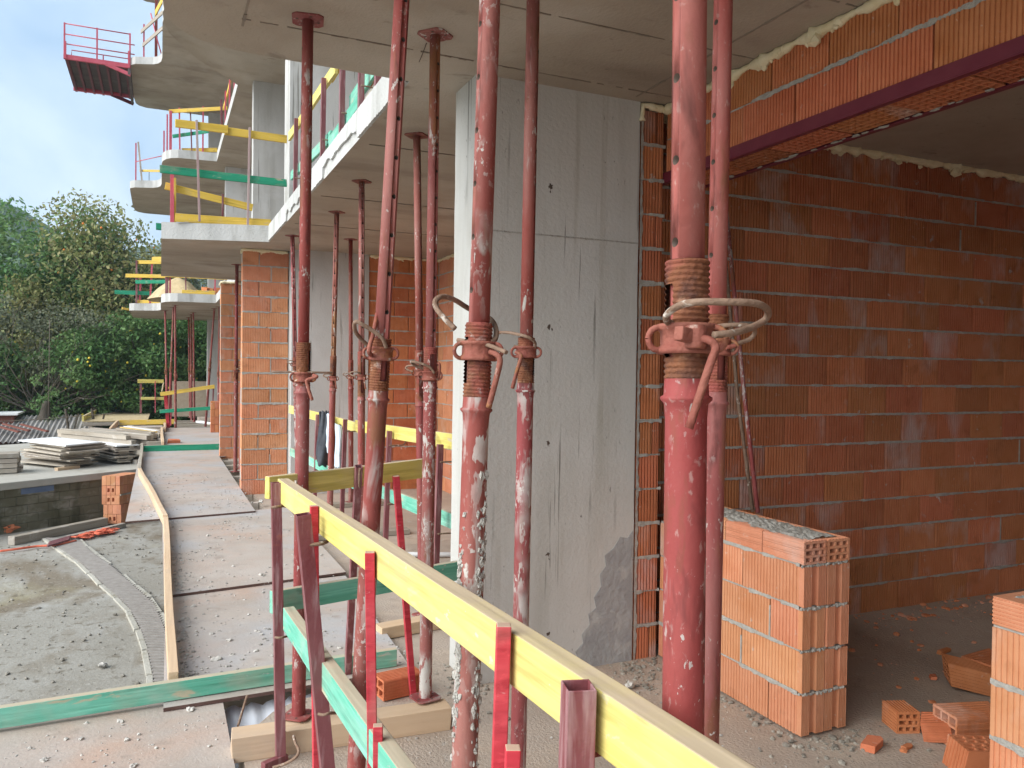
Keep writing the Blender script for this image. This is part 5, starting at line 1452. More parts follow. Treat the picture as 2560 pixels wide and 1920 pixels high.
# pack of new bricks in the yard
bp = thing('brick_pack', 'tall pack of new orange bricks standing in the yard by the walkway', 'brick pack', (-0.78, 17.5, GZ))
bu_, bv_ = Vector((0.88, -0.36, 0)).normalized(), Vector((0.62, 0.78, 0)).normalized()
c0 = Vector((-1.05, 17.62, GZ))
zc = GZ + 0.015
for r in range(5):
    h = 0.19; pack_shift = 0.03 if r < 2 else 0.0
    nu_, nv_ = 4, 6
    for i in range(nu_):
        for j in range(nv_):
            if 0 < i < nu_ - 1 and 0 < j and r < 4: continue
            if i > 0 and j > 0 and j < nv_ and r < 4 and not (i == nu_ - 1): continue
            s = 0.088
            p = c0 + bu_ * (i * s + pack_shift + random.uniform(-.004, .004)) + bv_ * (j * s * 1.15)
            mb = MB(); e = (bu_ * (s - 0.006), bv_ * (s * 1.15 - 0.006), Vector((0, 0, h - 0.006)))
            hole = (r in (0, 2, 3)) and j == 0 and i in (1, 2)
            P8 = [p + e[0] * a + e[1] * b + e[2] * c + Vector((0, 0, zc - GZ)) for c in (0, 1) for a, b in ((0, 0), (1, 0), (1, 1), (0, 1))]
            mb.add(P8, [(0, 3, 2, 1), (4, 5, 6, 7), (0, 1, 5, 4), (1, 2, 6, 5), (2, 3, 7, 6), (3, 0, 4, 7)] if not hole else [(0, 3, 2, 1), (4, 5, 6, 7), (1, 2, 6, 5), (2, 3, 7, 6), (3, 0, 4, 7)])
            if hole:
                f = lambda a, c, d=0.0: p + e[0] * a + e[1] * d + e[2] * c + Vector((0, 0, zc - GZ))
                vs = [f(0, 0), f(1, 0), f(1, 1), f(0, 1), f(.22, .3), f(.78, .3), f(.78, .72), f(.22, .72), f(.22, .3, .7), f(.78, .3, .7), f(.78, .72, .7), f(.22, .72, .7)]
                mb.add(vs, [(0, 1, 5, 4), (1, 2, 6, 5), (2, 3, 7, 6), (3, 0, 4, 7), (4, 5, 9, 8), (5, 6, 10, 9), (6, 7, 11, 10), (7, 4, 8, 11), (8, 9, 10, 11)])
            mb.build('brick', 'brick_wall', bp)
    zc += h
    if r == 2: MB().beam(c0 + bu_ * 0.36 + Vector((0, 0, zc - GZ + 0.0)), c0 + bu_ * 0.36 + bv_ * 0.6 + Vector((0, 0, zc - GZ)), 0.03, 0.03).build('spacer', 'old_lumber', bp); zc += 0.0
# logs, beam and litter before the wall
b0, b1 = Vector((-2.368, 16.14, -1.42)), Vector((-0.994, 17.554, -1.42))
tag(board('timber_beam', b0, b1, 0.16, 0.15, 'old_lumber', bevel=0.008), 'long grey timber beam on the ground before the mossy wall', 'timber')
tag(board('timber_beam', (-1.494, 16.213, -1.45), (-0.639, 17.199, -1.45), 0.10, 0.08, 'old_lumber'), 'shorter brown timber beam beside the orange netting', 'timber')
nt_ = MB()
for k in range(90):
    t = random.random(); c = Vector((-1.344, 16.171, -1.46)).lerp(Vector((-0.791, 16.729, -1.46)), t)
    c += Vector((random.uniform(-.08, .08), random.uniform(-.12, .12), random.uniform(0, 0.05)))
    nt_.blob(c, random.uniform(0.02, 0.05), 0.6, 1, (1.6, 1, 0.4))
o = nt_.build('orange_netting', 'orange_net'); tag(o, 'crumpled orange safety netting on the ground by the beams', 'netting', kind='stuff')
gt = thing('metal_grid', 'small rusty metal grid lying in the yard by the netting', 'metal grid', (-1.574, 15.645, -1.47))
for k in range(8):
    a = Vector((-1.743, 15.435, -1.42)) + Vector((0.0, 0.05 * k, 0)); b = Vector((-1.462, 15.872, -1.42)) + Vector((0, 0.05 * k, 0))
    MB().beam(a, b, 0.02, 0.03).build('bar', 'maroon', gt)
tag(MB().tube(smooth_path([(-2.434, 15.5, -1.46), (-2.183, 15.549, -1.45), (-1.94, 15.701, -1.46), (-1.637, 15.672, -1.45), (-1.358, 15.961, -1.46)]), 0.02, 6).build('barrier_tape', 'orange_net'), 'twisted red and white barrier tape in the yard', 'tape')
tag(MB().blob((-2.63, 17.354, -1.42), 0.12, 0.5, 2, (1.4, 1, 0.6)).build('broken_brick', 'brick'), 'broken orange brick at the foot of the mossy wall', 'brick')

# corrugated roof and shed behind the terrace
cr = thing('corrugated_roof', 'low grey corrugated roof beyond the timber stacks', 'roof', (-4.2, 27.5, -0.9))
for s in range(7):
    mb = MB(); nu = 30; vs = []
    for i in range(nu + 1):
        x = -6.4 + s * 0.62 + 0.66 * i / nu
        w = 0.03 * math.sin(i * 2 * math.pi / 6)
        vs += [(x, 26.2, -0.55 + w), (x, 29.4, 0.02 + w)]
    mb.add(vs, [(2 * i, 2 * i + 2, 2 * i + 3, 2 * i + 1) for i in range(nu)], True)
    o = mb.build('roof_sheet', 'asbestos', cr)
MB().box((-6.4, 26.35, -1.5), (-2.2, 26.5, -0.62)).build('wall', 'mossy', cr)
sd_ = thing('shed', 'small brown shed with a pale roof edge beyond the corrugated roof', 'shed', (-4.9, 28.6, -0.4))
MB().box((-5.6, 28.5, -1.5), (-4.12, 29.6, 0.1)).build('wall', 'shed', sd_)
MB().box((-5.7, 28.35, 0.1), (-4.0, 29.8, 0.16)).build('roof', 'white_panel', sd_)
for k, (x, y) in enumerate(((-3.9, 27.6), (-3.4, 27.3), (-4.1, 27.2))):
    tag(board('plank', (x - 0.4, y + 0.3, -0.13), (x + 0.4, y - 0.7, -0.28), 0.10, 0.04, 'shed'), 'brown plank dropped on the corrugated roof', 'plank', 'planks on the corrugated roof')
# crossed stakes and wires behind the stacks
for k, (x, y) in enumerate(((-2.25, 27.0), (-1.55, 27.0))):
    st = thing('crossed_stakes', ('pair of crossed wooden stakes behind the timber pile', 'second pair of crossed stakes beside the timber tray')[k], 'stakes', (x, y, -1.5))
    MB().beam((x - 0.1, y, -1.5), (x - 0.35, y + 0.1, 0.35), 0.07, 0.05).build('stake', 'bark', st)
    MB().beam((x - 0.4, y + 0.06, -1.5), (x + 0.0, y + 0.06, 0.2), 0.06, 0.05).build('stake', 'bark', st)
tag(MB().tube(smooth_path([(-6.5, 26.8, -0.05), (-4.0, 26.8, 0.02), (-2.4, 26.9, 0.12), (-1.2, 27.0, 0.22)]), 0.012, 6).build('wire', 'twig'), 'slack grey wire strung behind the timber stacks', 'wire')
tag(MB().tube([(-3.05, 27.0, -1.5), (-3.02, 27.0, 1.2), (-3.0, 27.0, 3.0)], 0.010, 6).build('wire', 'twig'), 'thin upright wire in front of the tree trunk', 'wire')

# timber trays and rails at the far end of the walkway
ty = thing('timber_tray', 'shallow timber tray with a yellow back board at the far end of the walkway', 'tray', (-1.1, 22.1, 0))
MB().box((-1.10, 22.14, -0.06), (0.06, 24.8, -0.03)).build('tray_floor', 'ply', ty)
board('front_board', (-1.13, 22.1, 0.03), (0.09, 22.2, 0.04), 0.04, 0.14, 'old_lumber', ty)
board('side_board', (-1.14, 22.05, 0.05), (-1.10, 24.9, 0.05), 0.05, 0.14, 'lumber', ty)
board('back_board', (-1.05, 24.85, 0.06), (0.42, 24.7, 0.08), 0.03, 0.14, 'yellow2', ty)
for x in (-0.95, -0.1):
    post(ty, (x, 22.6, TZ), (x, 22.6, -0.06), 0.09, 'old_lumber', name='leg'); post(ty, (x, 24.4, -1.5), (x, 24.4, -0.06), 0.09, 'old_lumber', name='leg')
tz = thing('timber_tray', 'farther sandy tray edged with a yellow side board and a green back board', 'tray', (-2.0, 26.2, 0))
MB().prism([(-2.05, 26.15), (-0.35, 26.3), (-0.3, 32.4), (-1.9, 32.4)], 0.0, 0.03).build('tray_floor', 'sand', tz)
board('side_board', (-2.06, 26.2, 0.10), (-1.92, 32.5, 0.10), 0.05, 0.16, 'yellow', tz)
board('front_board', (-2.06, 26.15, -0.06), (-0.4, 26.3, -0.06), 0.05, 0.10, 'old_lumber', tz)
board('back_board', (-1.92, 32.45, 0.13), (-0.35, 32.45, 0.13), 0.04, 0.22, 'green2', tz)
MB().box((-1.80, 31.2, 0.031), (-0.5, 32.3, 0.07)).build('white_sheet', 'white_panel', tz)
for x, y in ((-1.9, 26.6), (-0.5, 26.6), (-1.8, 32), (-0.5, 32)):
    post(tz, (x, y, -1.5), (x, y, 0.0), 0.09, 'old_lumber', name='leg')
w1_ = thing('guard_rail', 'pale yellow double rail on pinkish posts over the far tray', 'guard rail', (-0.551, 27, 0.238))
board('top_board', (-0.645, 27, 1.188), (0.088, 27, 1.193), 0.03, 0.115, 'yellow', w1_)
board('mid_board', (-0.553, 27, 0.658), (0.102, 27, 0.657), 0.03, 0.09, 'yellow', w1_)
post(w1_, Vector((-0.552, 27.05, 0.199)) , (-0.556, 27.05, 1.126), 0.06, 'maroon'); post(w1_, (-0.146, 26.95, 0.212), (-0.151, 26.95, 1.205), 0.025, 'pink_steel')
board('side_board', (0.087, 26.5, 1.116), (0.028, 23, 0.954), 0.03, 0.10, 'yellow', w1_)
w2_ = thing('guard_rail', 'sloping yellow board above a bright green one before the tan netting', 'guard rail', (0.2, 22.5, 0.06))
board('top_board', (-0.001, 22.4, 0.931), (1.299, 22.2, 1.147), 0.03, 0.10, 'yellow2', w2_)
board('mid_board', (-0.018, 22.4, 0.492), (1.386, 22.2, 0.585), 0.03, 0.095, 'green2', w2_)
post(w2_, (0.194, 22.5, 0.021), (0.113, 22.5, 0.959), 0.08, 'red_wood'); post(w2_, (1.234, 22.25, 0.041), (1.277, 22.25, 1.156), 0.035, 'maroon')
post(w2_, (0.251, 23.4, 0.052), (0.245, 23.4, 1.267), 0.05, 'pink_steel')
tag(MB().box((0.35, 28.5, 0.0), (1.9, 28.53, 1.17)).build('netting_screen', 'mesh', loc=(0.35, 28.5, 0)), 'tan netting screen standing behind the far props', 'netting')
bk2 = thing('brick_pack', 'small red brick pack behind the farther brick pillar', 'brick pack', (1.02, 21.0, 0.068))
for r in range(4):
    for i in range(4):
        MB().box((1.12 + i * 0.09, 20.5, 0.07 + r * 0.19), (1.205 + i * 0.09, 20.7, 0.255 + r * 0.19)).build('brick', 'brick', bk2)
for k in range(4):
    y = 22.6 + k * 0.9
    tag(board('timber_sleeper', (0.35, y, 0.03), (1.45, y, 0.03), 0.14, 0.06, 'old_lumber'), 'grey plank on the floor among the far props', 'timber', 'planks among the far props')
for k in range(2):
    tag(MB().tube(smooth_path([(0.95 + 0.1 * k, 24.2, 0.09), (1.3, 23.4, 0.09), (1.6 + 0.1 * k, 22.9, 0.09)]), 0.04, 8).build('plastic_pipe', 'white_panel'), 'white plastic pipe on the floor by the far brick pack', 'pipe', 'white pipes by the far brick pack')
tag(MB().tube([(1.55, 6.9, 0.03), (2.6, 6.5, 0.03)], 0.022, 8).build('plastic_pipe', 'white_panel'), 'short white pipe on the floor of the next bay', 'pipe')
# ---------------------------------------------------------------- trees, scrub and hills
def leaf_mesh(name, centres, radii, n_per, size, m, parent, sq=0.8, droop=0.2):
    """many leaf-sized faces spread through clumps"""
    pts = []
    for c, r, n in zip(centres, radii, n_per):
        d = rng.normal(size=(n, 3)); d /= np.linalg.norm(d, axis=1)[:, None]
        rr = r * rng.random(n) ** 0.42
        p = d * rr[:, None]; p[:, 2] *= sq
        pts.append(p + np.array(c))
    P_ = np.concatenate(pts); n = len(P_)
    a = rng.normal(size=(n, 3)); a[:, 2] -= droop; a /= np.linalg.norm(a, axis=1)[:, None]
    b = rng.normal(size=(n, 3)); b -= a * (a * b).sum(1)[:, None]; b /= np.linalg.norm(b, axis=1)[:, None]
    L = size * rng.uniform(0.6, 1.35, n)[:, None]; W = L * rng.uniform(0.38, 0.6, n)[:, None]
    off = np.array(base_of(parent))
    V = np.stack([P_ - a * L / 2, P_ + b * W / 2, P_ + a * L / 2, P_ - b * W / 2], 1).reshape(-1, 3) - off
    me = bpy.data.meshes.new(name)
    me.vertices.add(4 * n); me.vertices.foreach_set('co', V.ravel())
    me.loops.add(4 * n); me.loops.foreach_set('vertex_index', np.arange(4 * n, dtype=np.int32))
    me.polygons.add(n); me.polygons.foreach_set('loop_start', np.arange(0, 4 * n, 4, dtype=np.int32)); me.polygons.foreach_set('loop_total', np.full(n, 4, dtype=np.int32))
    me.materials.append(MT[m]); me.update(); me.validate()
    return link(name, me, parent)


def tree(name, label, x, y, z0, h, rx, ry, m, n, size, clumps, lo=0.25, fruit=None, m2=None, group=None, crown_top=1.0, trunk_r=0.14, seed=0):
    t = thing(name, label, 'tree', (x, y, z0), group)
    rs = np.random.default_rng(seed)
    # trunk with limbs
    tr = MB(); top = Vector((x + rs.normal() * 0.2, y + rs.normal() * 0.2, z0 + h * 0.75))
    tr.tube(smooth_path([(x, y, z0 - 0.1), (x + rs.normal() * 0.12, y, z0 + h * 0.28), (x + rs.normal() * 0.2, y, z0 + h * 0.5), top], 4), [trunk_r * (1 - 0.85 * i / 12) for i in range(13)], 8)
    cs, rd = [], []
    for k in range(clumps):
        for _ in range(30):
            u = rs.uniform(-1, 1, 3)
            if (u ** 2).sum() <= 1: break
        zz = z0 + h * (lo + (1 - lo) * (0.5 + 0.5 * u[2]))
        f = math.sqrt(max(0.05, 1 - (0.9 * (max(0, u[2]))) ** 2))
        cs.append((x + u[0] * rx * f, y + u[1] * ry * f, zz)); rd.append(h * rs.uniform(0.09, 0.17))
    for k in range(7):
        c = Vector(cs[k]); a = Vector((x, y, z0 + h * rs.uniform(0.25, 0.55)))
        tr.tube([a, a.lerp(c, 0.5) + Vector((0, 0, 0.12)), c], [trunk_r * 0.45, trunk_r * 0.28, trunk_r * 0.1], 6)
    tr.build('trunk', 'bark', t)
    n = int(n * 1.7); w = np.array([r ** 2 for r in rd]); w = w / w.sum()
    if m2:
        half = clumps // 2
        leaf_mesh('crown', cs[:half], rd[:half], [max(20, int(n * q_)) for q_ in w[:half]], size, m, t)
        leaf_mesh('crown', cs[half:], rd[half:], [max(20, int(n * q_)) for q_ in w[half:]], size, m2, t)
    else:
        leaf_mesh('crown', cs, rd, [max(20, int(n * q_)) for q_ in w], size, m, t)
    if fruit:
        f = MB()
        for k in range(fruit[1]):
            i = rs.integers(len(cs)); d = rs.normal(size=3); d /= np.linalg.norm(d)
            c = np.array(cs[i]) + d * rd[i] * 0.95
            f.blob(c, fruit[2] * rs.uniform(0.8, 1.2), 0.05, 1)
        o = f.build('fruit', fruit[0], t); o['kind'] = 'stuff'
    return t


tree('persimmon_tree', 'tall persimmon tree with bronze autumn leaves and orange fruit, highest of the grove', -2.3, 33.5, -1.0, 8.9, 2.1, 2.0, 'leaf_olive', 15000, 0.165, 74, 0.22, ('persimmon', 26, 0.045), 'leaf_mid', seed=3)
tree('broadleaf_tree', 'dark green tree left of the persimmon, reaching almost as high', -5.0, 34.5, -1.0, 8.3, 2.0, 1.9, 'leaf_mid', 8000, 0.2, 52, 0.2, None, 'leaf_dark', seed=5)
tree('broadleaf_tree', 'olive leaved tree at the left rim of the grove', -7.3, 35.5, -1.0, 7.4, 1.9, 1.8, 'leaf_olive', 6000, 0.2, 40, 0.15, None, 'leaf_mid', seed=6)
tree('broadleaf_tree', 'thin rust tinged tree right of the persimmon, before the far ridge', 0.1, 36.0, -1.0, 7.6, 1.8, 1.8, 'leaf_olive', 6500, 0.2, 44, 0.2, ('persimmon', 10, 0.045), 'leaf_grey', seed=7)
tree('citrus_tree', 'dark glossy citrus tree dotted with yellow fruit behind the far rail', -0.6, 31.0, -1.2, 5.2, 1.7, 1.5, 'leaf_dark', 8000, 0.15, 46, 0.0, ('fruit', 60, 0.042), 'leaf_mid', seed=8)
tree('citrus_tree', 'low citrus tree with yellow fruit at the left edge of the yard', -5.1, 30.3, -1.4, 3.9, 1.9, 1.4, 'leaf_dark', 7500, 0.15, 44, 0.0, ('fruit', 60, 0.042), 'leaf_mid', seed=9)
tree('citrus_tree', 'citrus tree behind the netting between the far props', 1.4, 32.5, -1.2, 5.6, 1.8, 1.5, 'leaf_dark', 7500, 0.16, 44, 0.0, ('fruit', 30, 0.042), 'leaf_dark', seed=10)
tree('citrus_tree', 'middle citrus tree under the persimmon with scattered yellow fruit', -2.1, 30.4, -1.4, 4.3, 1.5, 1.3, 'leaf_dark', 7000, 0.15, 40, 0.0, ('fruit', 40, 0.042), 'leaf_mid', seed=11)
tree('broadleaf_tree', 'dense dark shrub-like tree filling the middle of the grove', -1.2, 33.2, -1.2, 6.3, 1.6, 1.4, 'leaf_dark', 7000, 0.17, 44, 0.0, None, 'leaf_grey', seed=12)
tree('broadleaf_tree', 'grey green tree behind the bare shrub', -4.4, 32.6, -1.2, 5.6, 1.6, 1.3, 'leaf_grey', 5500, 0.17, 38, 0.05, None, 'leaf_olive', seed=13)
tree('broadleaf_tree', 'leafy tree at the back, seen beyond the farthest balcony', 3.4, 37.0, -1.0, 7.4, 2.2, 1.8, 'leaf_mid', 6500, 0.2, 44, 0.1, None, 'leaf_dark', seed=14)
tree('broadleaf_tree', 'dark tree behind the shed at the yard edge', -8.8, 34.0, -1.0, 6.2, 1.9, 1.8, 'leaf_dark', 5500, 0.2, 36, 0.0, None, 'leaf_mid', seed=15)
# the old trunk wrapped in ivy in front of the grove
iv = thing('ivy_trunk', 'thick ivy covered tree trunk rising behind the crossed stakes', 'tree', (-3.35, 28.9, -1.5))
MB().tube(smooth_path([(-3.35, 28.9, -1.5), (-3.38, 28.9, -0.3), (-3.34, 28.95, 0.1), (-3.3, 29.0, 0.5)], 5), [0.30 - 0.014 * i for i in range(16)], 14).build('trunk', 'bark', iv)
leaf_mesh('ivy', [(-3.37 + 0.3 * math.cos(a), 28.9 + 0.3 * math.sin(a), -1.5 + 0.12 * a) for a in np.linspace(3.2, 25, 40)], [0.16] * 40, [18] * 40, 0.09, 'leaf_mid', iv)
# bare brown shrub
bs = thing('bare_shrub', 'leafless grey brown shrub fanning out in front of the grove', 'shrub', (-3.7, 30.0, -0.5))
tw = MB()
for k in range(34):
    a = random.uniform(-1.25, 1.25); b = random.uniform(-0.7, 0.7); L = random.uniform(2.2, 3.9)
    d = Vector((math.sin(a), math.sin(b) * 0.6, math.cos(a) * 1.0)).normalized()
    p0 = Vector((-3.7 + random.uniform(-.25, .25), 30.0, 0.1)); pts = [p0]
    for s in range(1, 6):
        pts.append(p0 + d * (L * s / 5) + Vector((random.uniform(-1, 1), random.uniform(-1, 1), random.uniform(-1, 0.6))) * 0.13 * s / 2)
    tw.tube(pts, [0.024 * (1 - 0.17 * s) for s in range(6)], 4, False)
    for s in (2, 3, 4):
        q_ = pts[s]; tw.tube([q_, q_ + d * 0.35 + Vector((random.uniform(-.4, .4), random.uniform(-.3, .3), random.uniform(0, .3)))], [0.010, 0.004], 3, False)
tw.build('branch', 'twig', bs)
leaf_mesh('leaves', [(-3.7 + random.uniform(-2, 2), 30.2 + random.uniform(-.4, .6), 1.5 + random.uniform(-0.8, 2.2)) for _ in range(40)], [0.6] * 40, [120] * 40, 0.12, 'leaf_grey', bs)
# rank grass and undergrowth at the foot of the grove
gcs = [(random.uniform(-9.5, 4.5), random.uniform(28.6, 31.5), -1.3 + random.uniform(0, 0.55)) for _ in range(230)]
gpar = thing('dummy', 'x', 'x')
go = leaf_mesh('undergrowth', gcs, [0.5] * len(gcs), [45] * len(gcs), 0.16, 'grass', gpar)
go.parent = None; bpy.data.objects.remove(gpar)
tag(go, 'rank grass and weeds at the foot of the grove', 'undergrowth', kind='stuff')
hcs = [(random.uniform(-11, 6), random.uniform(32.5, 36), random.uniform(-1.3, 2.6)) for _ in range(330)]
gpar = thing('dummy', 'x', 'x')
go = leaf_mesh('thicket', hcs, [0.9] * len(hcs), [90] * len(hcs), 0.19, 'leaf_mid', gpar)
go.parent = None; bpy.data.objects.remove(gpar)
tag(go, 'dark thicket closing the gaps behind the grove', 'thicket', kind='stuff')
# slope under the grove and wooded hills beyond
def hill_h(x, y):
    r = math.hypot(x, y)
    az = math.degrees(math.atan2(x, y))
    base = 0.0
    # near ridge on the left, falling to the right
    k = 1 / (1 + math.exp((az + 3.2) / 3.0))
    t = max(0, min(1, (r - 120) / 180))
    t = t * t * (3 - 2 * t)
    a = 60 * k * t
    # far lower ridge across
    t2 = max(0, min(1, (r - 330) / 250)); t2 = t2 * t2 * (3 - 2 * t2)
    b = (74 + 10 * math.sin(az * 0.35 + 1.0)) * t2
    n = 5 * mnoise.noise(Vector((x * 0.012, y * 0.012, 0))) + 2.2 * mnoise.noise(Vector((x * 0.04, y * 0.04, 3)))
    return max(a, b) + n * min(1, max(a, b) / 20) - 2.6
hm = MB(); NA, NR = 130, 60; vs = []
azs = np.radians(np.linspace(-60, 45, NA)); rsx = np.geomspace(60, 700, NR)
for r in rsx:
    for a in azs:
        x, y = r * math.sin(a), r * math.cos(a); vs.append((x, y, hill_h(x, y)))
hm.add(vs, [(j * NA + i, j * NA + i + 1, (j + 1) * NA + i + 1, (j + 1) * NA + i) for j in range(NR - 1) for i in range(NA - 1)], True)
structure(hm.build('hill', 'hill', loc=(0, 200, 0)))
ht = []; base_bm = bmesh.new(); bmesh.ops.create_icosphere(base_bm, subdivisions=1, radius=1)
bv = np.array([v.co[:] for v in base_bm.verts]); bf = np.array([[v.index for v in f.verts] for f in base_bm.faces]); base_bm.free()
V_, F_ = [], []
cnt = 0
for k in range(17000):
    az = random.uniform(-24, 4); r = random.uniform(170, 640)
    x, y = r * math.sin(rad(az)), r * math.cos(rad(az)); h = hill_h(x, y)
    if h < 3: continue
    s = random.uniform(0.7, 1.4) * (1 + r / 900)
    jit = 1 + 0.2 * rng.normal(size=len(bv))[:, None]
    V_.append(bv * jit * np.array([s, s, s * random.uniform(0.8, 1.3)]) + np.array([x, y, h + s * 0.5]))
    F_.append(bf + cnt * len(bv)); cnt += 1
V_ = np.concatenate(V_); F_ = np.concatenate(F_)
me = bpy.data.meshes.new('hill_wood'); me.from_pydata(V_.tolist(), [], F_.tolist()); me.materials.append(MT['hill_tree']); me.update()
tag(link('hill_wood', me), 'distant wooded slope of round green tree crowns', 'wood', kind='stuff')
# ---------------------------------------------------------------- loose bricks, rubble and grit
def chunk(name, label, c, r, m='stone', jag=0.45, sq=(1, 0.8, 0.6), group=None, cat='rubble'):
    o = MB().blob((0, 0, 0), r, jag, 2, sq).build(name, m, loc=(0, 0, 0))
    o.location = c; o.rotation_euler = (random.uniform(-.3, .3), random.uniform(-.3, .3), random.uniform(0, 6))
    return tag(o, label, cat, group)
# broken hollow bricks on the floor of the room
hb1 = hollow_block('broken_brick', (3.203, 2.65, 0.05), (-0.35, -0.94, 0), (0.94, -0.35, 0), (0, 0, 1), 0.13, 0.11, 0.10, 'brick', rows=3, cols=3)
tag(hb1, 'small broken hollow brick standing alone on the room floor, holes facing the doorway', 'brick')
hb2 = hollow_block('hollow_brick', (3.937, 2.824, 0.075), (0.75, -0.66, -0.16), (0.66, 0.75, 0), (-0.1, 0.1, 1), 0.25, 0.16, 0.12, 'brick', rows=4, cols=4)
tag(hb2, 'whole hollow brick tilted on its side with its perforated end facing out', 'brick')
hb3 = hollow_block('hollow_brick', (3.368, 2.411, 0.078), (0.96, -0.28, 0), (0.28, 0.96, 0), (0, 0, 1), 0.27, 0.16, 0.15, 'brick', rows=3, cols=3)
tag(hb3, 'large upright ribbed brick leaning towards the second low wall', 'brick')
hb4 = hollow_block('broken_brick', (3.256, 2.499, 0.055), (0.6, -0.8, 0.2), (0.8, 0.6, 0.1), (-0.2, 0.1, 1), 0.12, 0.12, 0.085, 'brick', rows=2, cols=3)
tag(hb4, 'broken brick end propped against the large upright brick', 'brick')
hb5 = hollow_block('hollow_brick', (3.147, 2.231, 0.05), (0.2, -0.1, 1), (0.9, -0.4, 0), (0.4, 0.9, 0), 0.14, 0.18, 0.15, 'brick', rows=4, cols=4)
tag(hb5, 'brick stood on end with its square holes facing up beside the second low wall', 'brick')
hb6 = hollow_block('hollow_brick', (4.139, 2.866, 0.07), (1, 0.1, 0), (-0.1, 1, 0), (0, 0, 1), 0.25, 0.17, 0.13, 'brick', rows=3, cols=3)
tag(hb6, 'ribbed brick half hidden behind the second low wall', 'brick')
def shard(label, p, pts, th, rot, m='brick'):
    x, y = math.cos(rot), math.sin(rot)
    n = len(pts); vs = [(a * x - b * y, a * y + b * x, 0) for a, b in pts] + [(a * x - b * y + 0.01, a * y + b * x, th) for a, b in pts]
    o = MB().add(vs, [tuple(range(n))[::-1], tuple(range(n, 2 * n))] + [(i, (i + 1) % n, n + (i + 1) % n, n + i) for i in range(n)]).build('brick_shard', m, loc=(0, 0, 0), bevel=0.002)
    o.location = p; o.rotation_euler = (random.uniform(-.1, .1), random.uniform(-.1, .1), 0)
    return tag(o, label, 'brick shard')
shard('flat orange shard with a chipped corner on the floor before the low wall end', (2.906, 2.554, 0.002), [(-0.06, -0.035), (0.03, -0.04), (0.055, -0.02), (0.045, 0.035), (-0.055, 0.03)], 0.03, 0.4)
shard('small curved orange shard near the chipped one', (3.04, 2.487, 0.002), [(-0.03, -0.012), (0.02, -0.016), (0.035, 0.0), (0.02, 0.014), (-0.03, 0.01)], 0.014, 0.2)
shard('pointed orange shard at the foot of the large upright brick', (3.294, 2.448, 0.002), [(-0.04, -0.02), (0.05, -0.005), (0.02, 0.03)], 0.05, -0.5)
shard('thin brick chip lying far in on the room floor', (4.299, 3.271, 0.002), [(-0.05, -0.015), (0.05, -0.015), (0.045, 0.015), (-0.045, 0.015)], 0.02, 0.1)
shard('tiny brick chip in the middle of the room floor', (3.882, 3.013, 0.002), [(-0.03, -0.015), (0.03, -0.012), (0.02, 0.018), (-0.025, 0.015)], 0.015, 0.8)
shard('folded orange brick fragment on the far plywood', (0.225, 17.921, 0.07), [(-0.13, -0.1), (0.12, -0.12), (0.15, 0.08), (-0.05, 0.12)], 0.07, 0.3)
# stones on the plywood, each big enough to see
GS = 'loose stones on the plywood walkway'
for c, r in ((((0.14, 5.467, 0.042), 0.018), ((0.209, 5.726, 0.042), 0.022), ((0.293, 5.099, 0.042), 0.016), ((0.379, 4.942, 0.042), 0.022), ((0.288, 4.636, 0.042), 0.03), ((0.375, 4.687, 0.042), 0.015), ((0.506, 4.697, 0.042), 0.018), ((0.721, 6.331, 0.062), 0.03), ((0.634, 6.251, 0.062), 0.012), ((0.54, 6.694, 0.062), 0.016), ((0.107, 6.915, 0.062), 0.014), ((0.417, 7.985, 0.062), 0.026), ((0.188, 8.329, 0.062), 0.02), ((0.56, 5.033, 0.042), 0.014), ((0.152, 4.88, 0.042), 0.012), ((0.294, 6.407, 0.062), 0.018), ((0.544, 7.75, 0.062), 0.012), ((0.543, 5.766, 0.042), 0.012), ((0.483, 6.448, 0.062), 0.012), ((0.958, 4.572, 0.042), 0.018))):
    chunk('stone', 'loose grey stone on the plywood walkway', c, r, group=GS)
for c, r in ((((0.136, 4.051, 0.024), 0.022), ((-0.162, 4.033, 0.024), 0.018), ((-0.127, 3.822, 0.024), 0.015), ((-0.309, 3.905, 0.024), 0.013), ((-0.37, 3.93, 0.024), 0.012), ((-0.433, 3.755, 0.024), 0.018), ((-0.094, 3.562, 0.024), 0.018), ((-0.501, 3.896, 0.024), 0.01), ((-0.302, 4.072, 0.024), 0.01), ((0.203, 3.626, 0.024), 0.01), ((-0.01, 3.694, 0.024), 0.009), ((-0.08, 3.86, 0.024), 0.01))):
    chunk('stone', 'small stone on the nearest plywood panel', c, r, group='stones on the nearest panel')
for c, r, lb in (((1.102, 9.806, 0.07), 0.035, 'white lump of mortar by the yellow corner of the rail'), ((1.3, 8.731, 0.05), 0.03, 'pale mortar lump under the long yellow board'), ((-0.532, 9.228, -1.46), 0.045, 'white stone lying on the brown mud of the yard'), ((2.259, 3.525, 0.02), 0.03, 'stone on the floor behind the yellow board near the largest prop')):
    chunk('stone', lb, c, r)


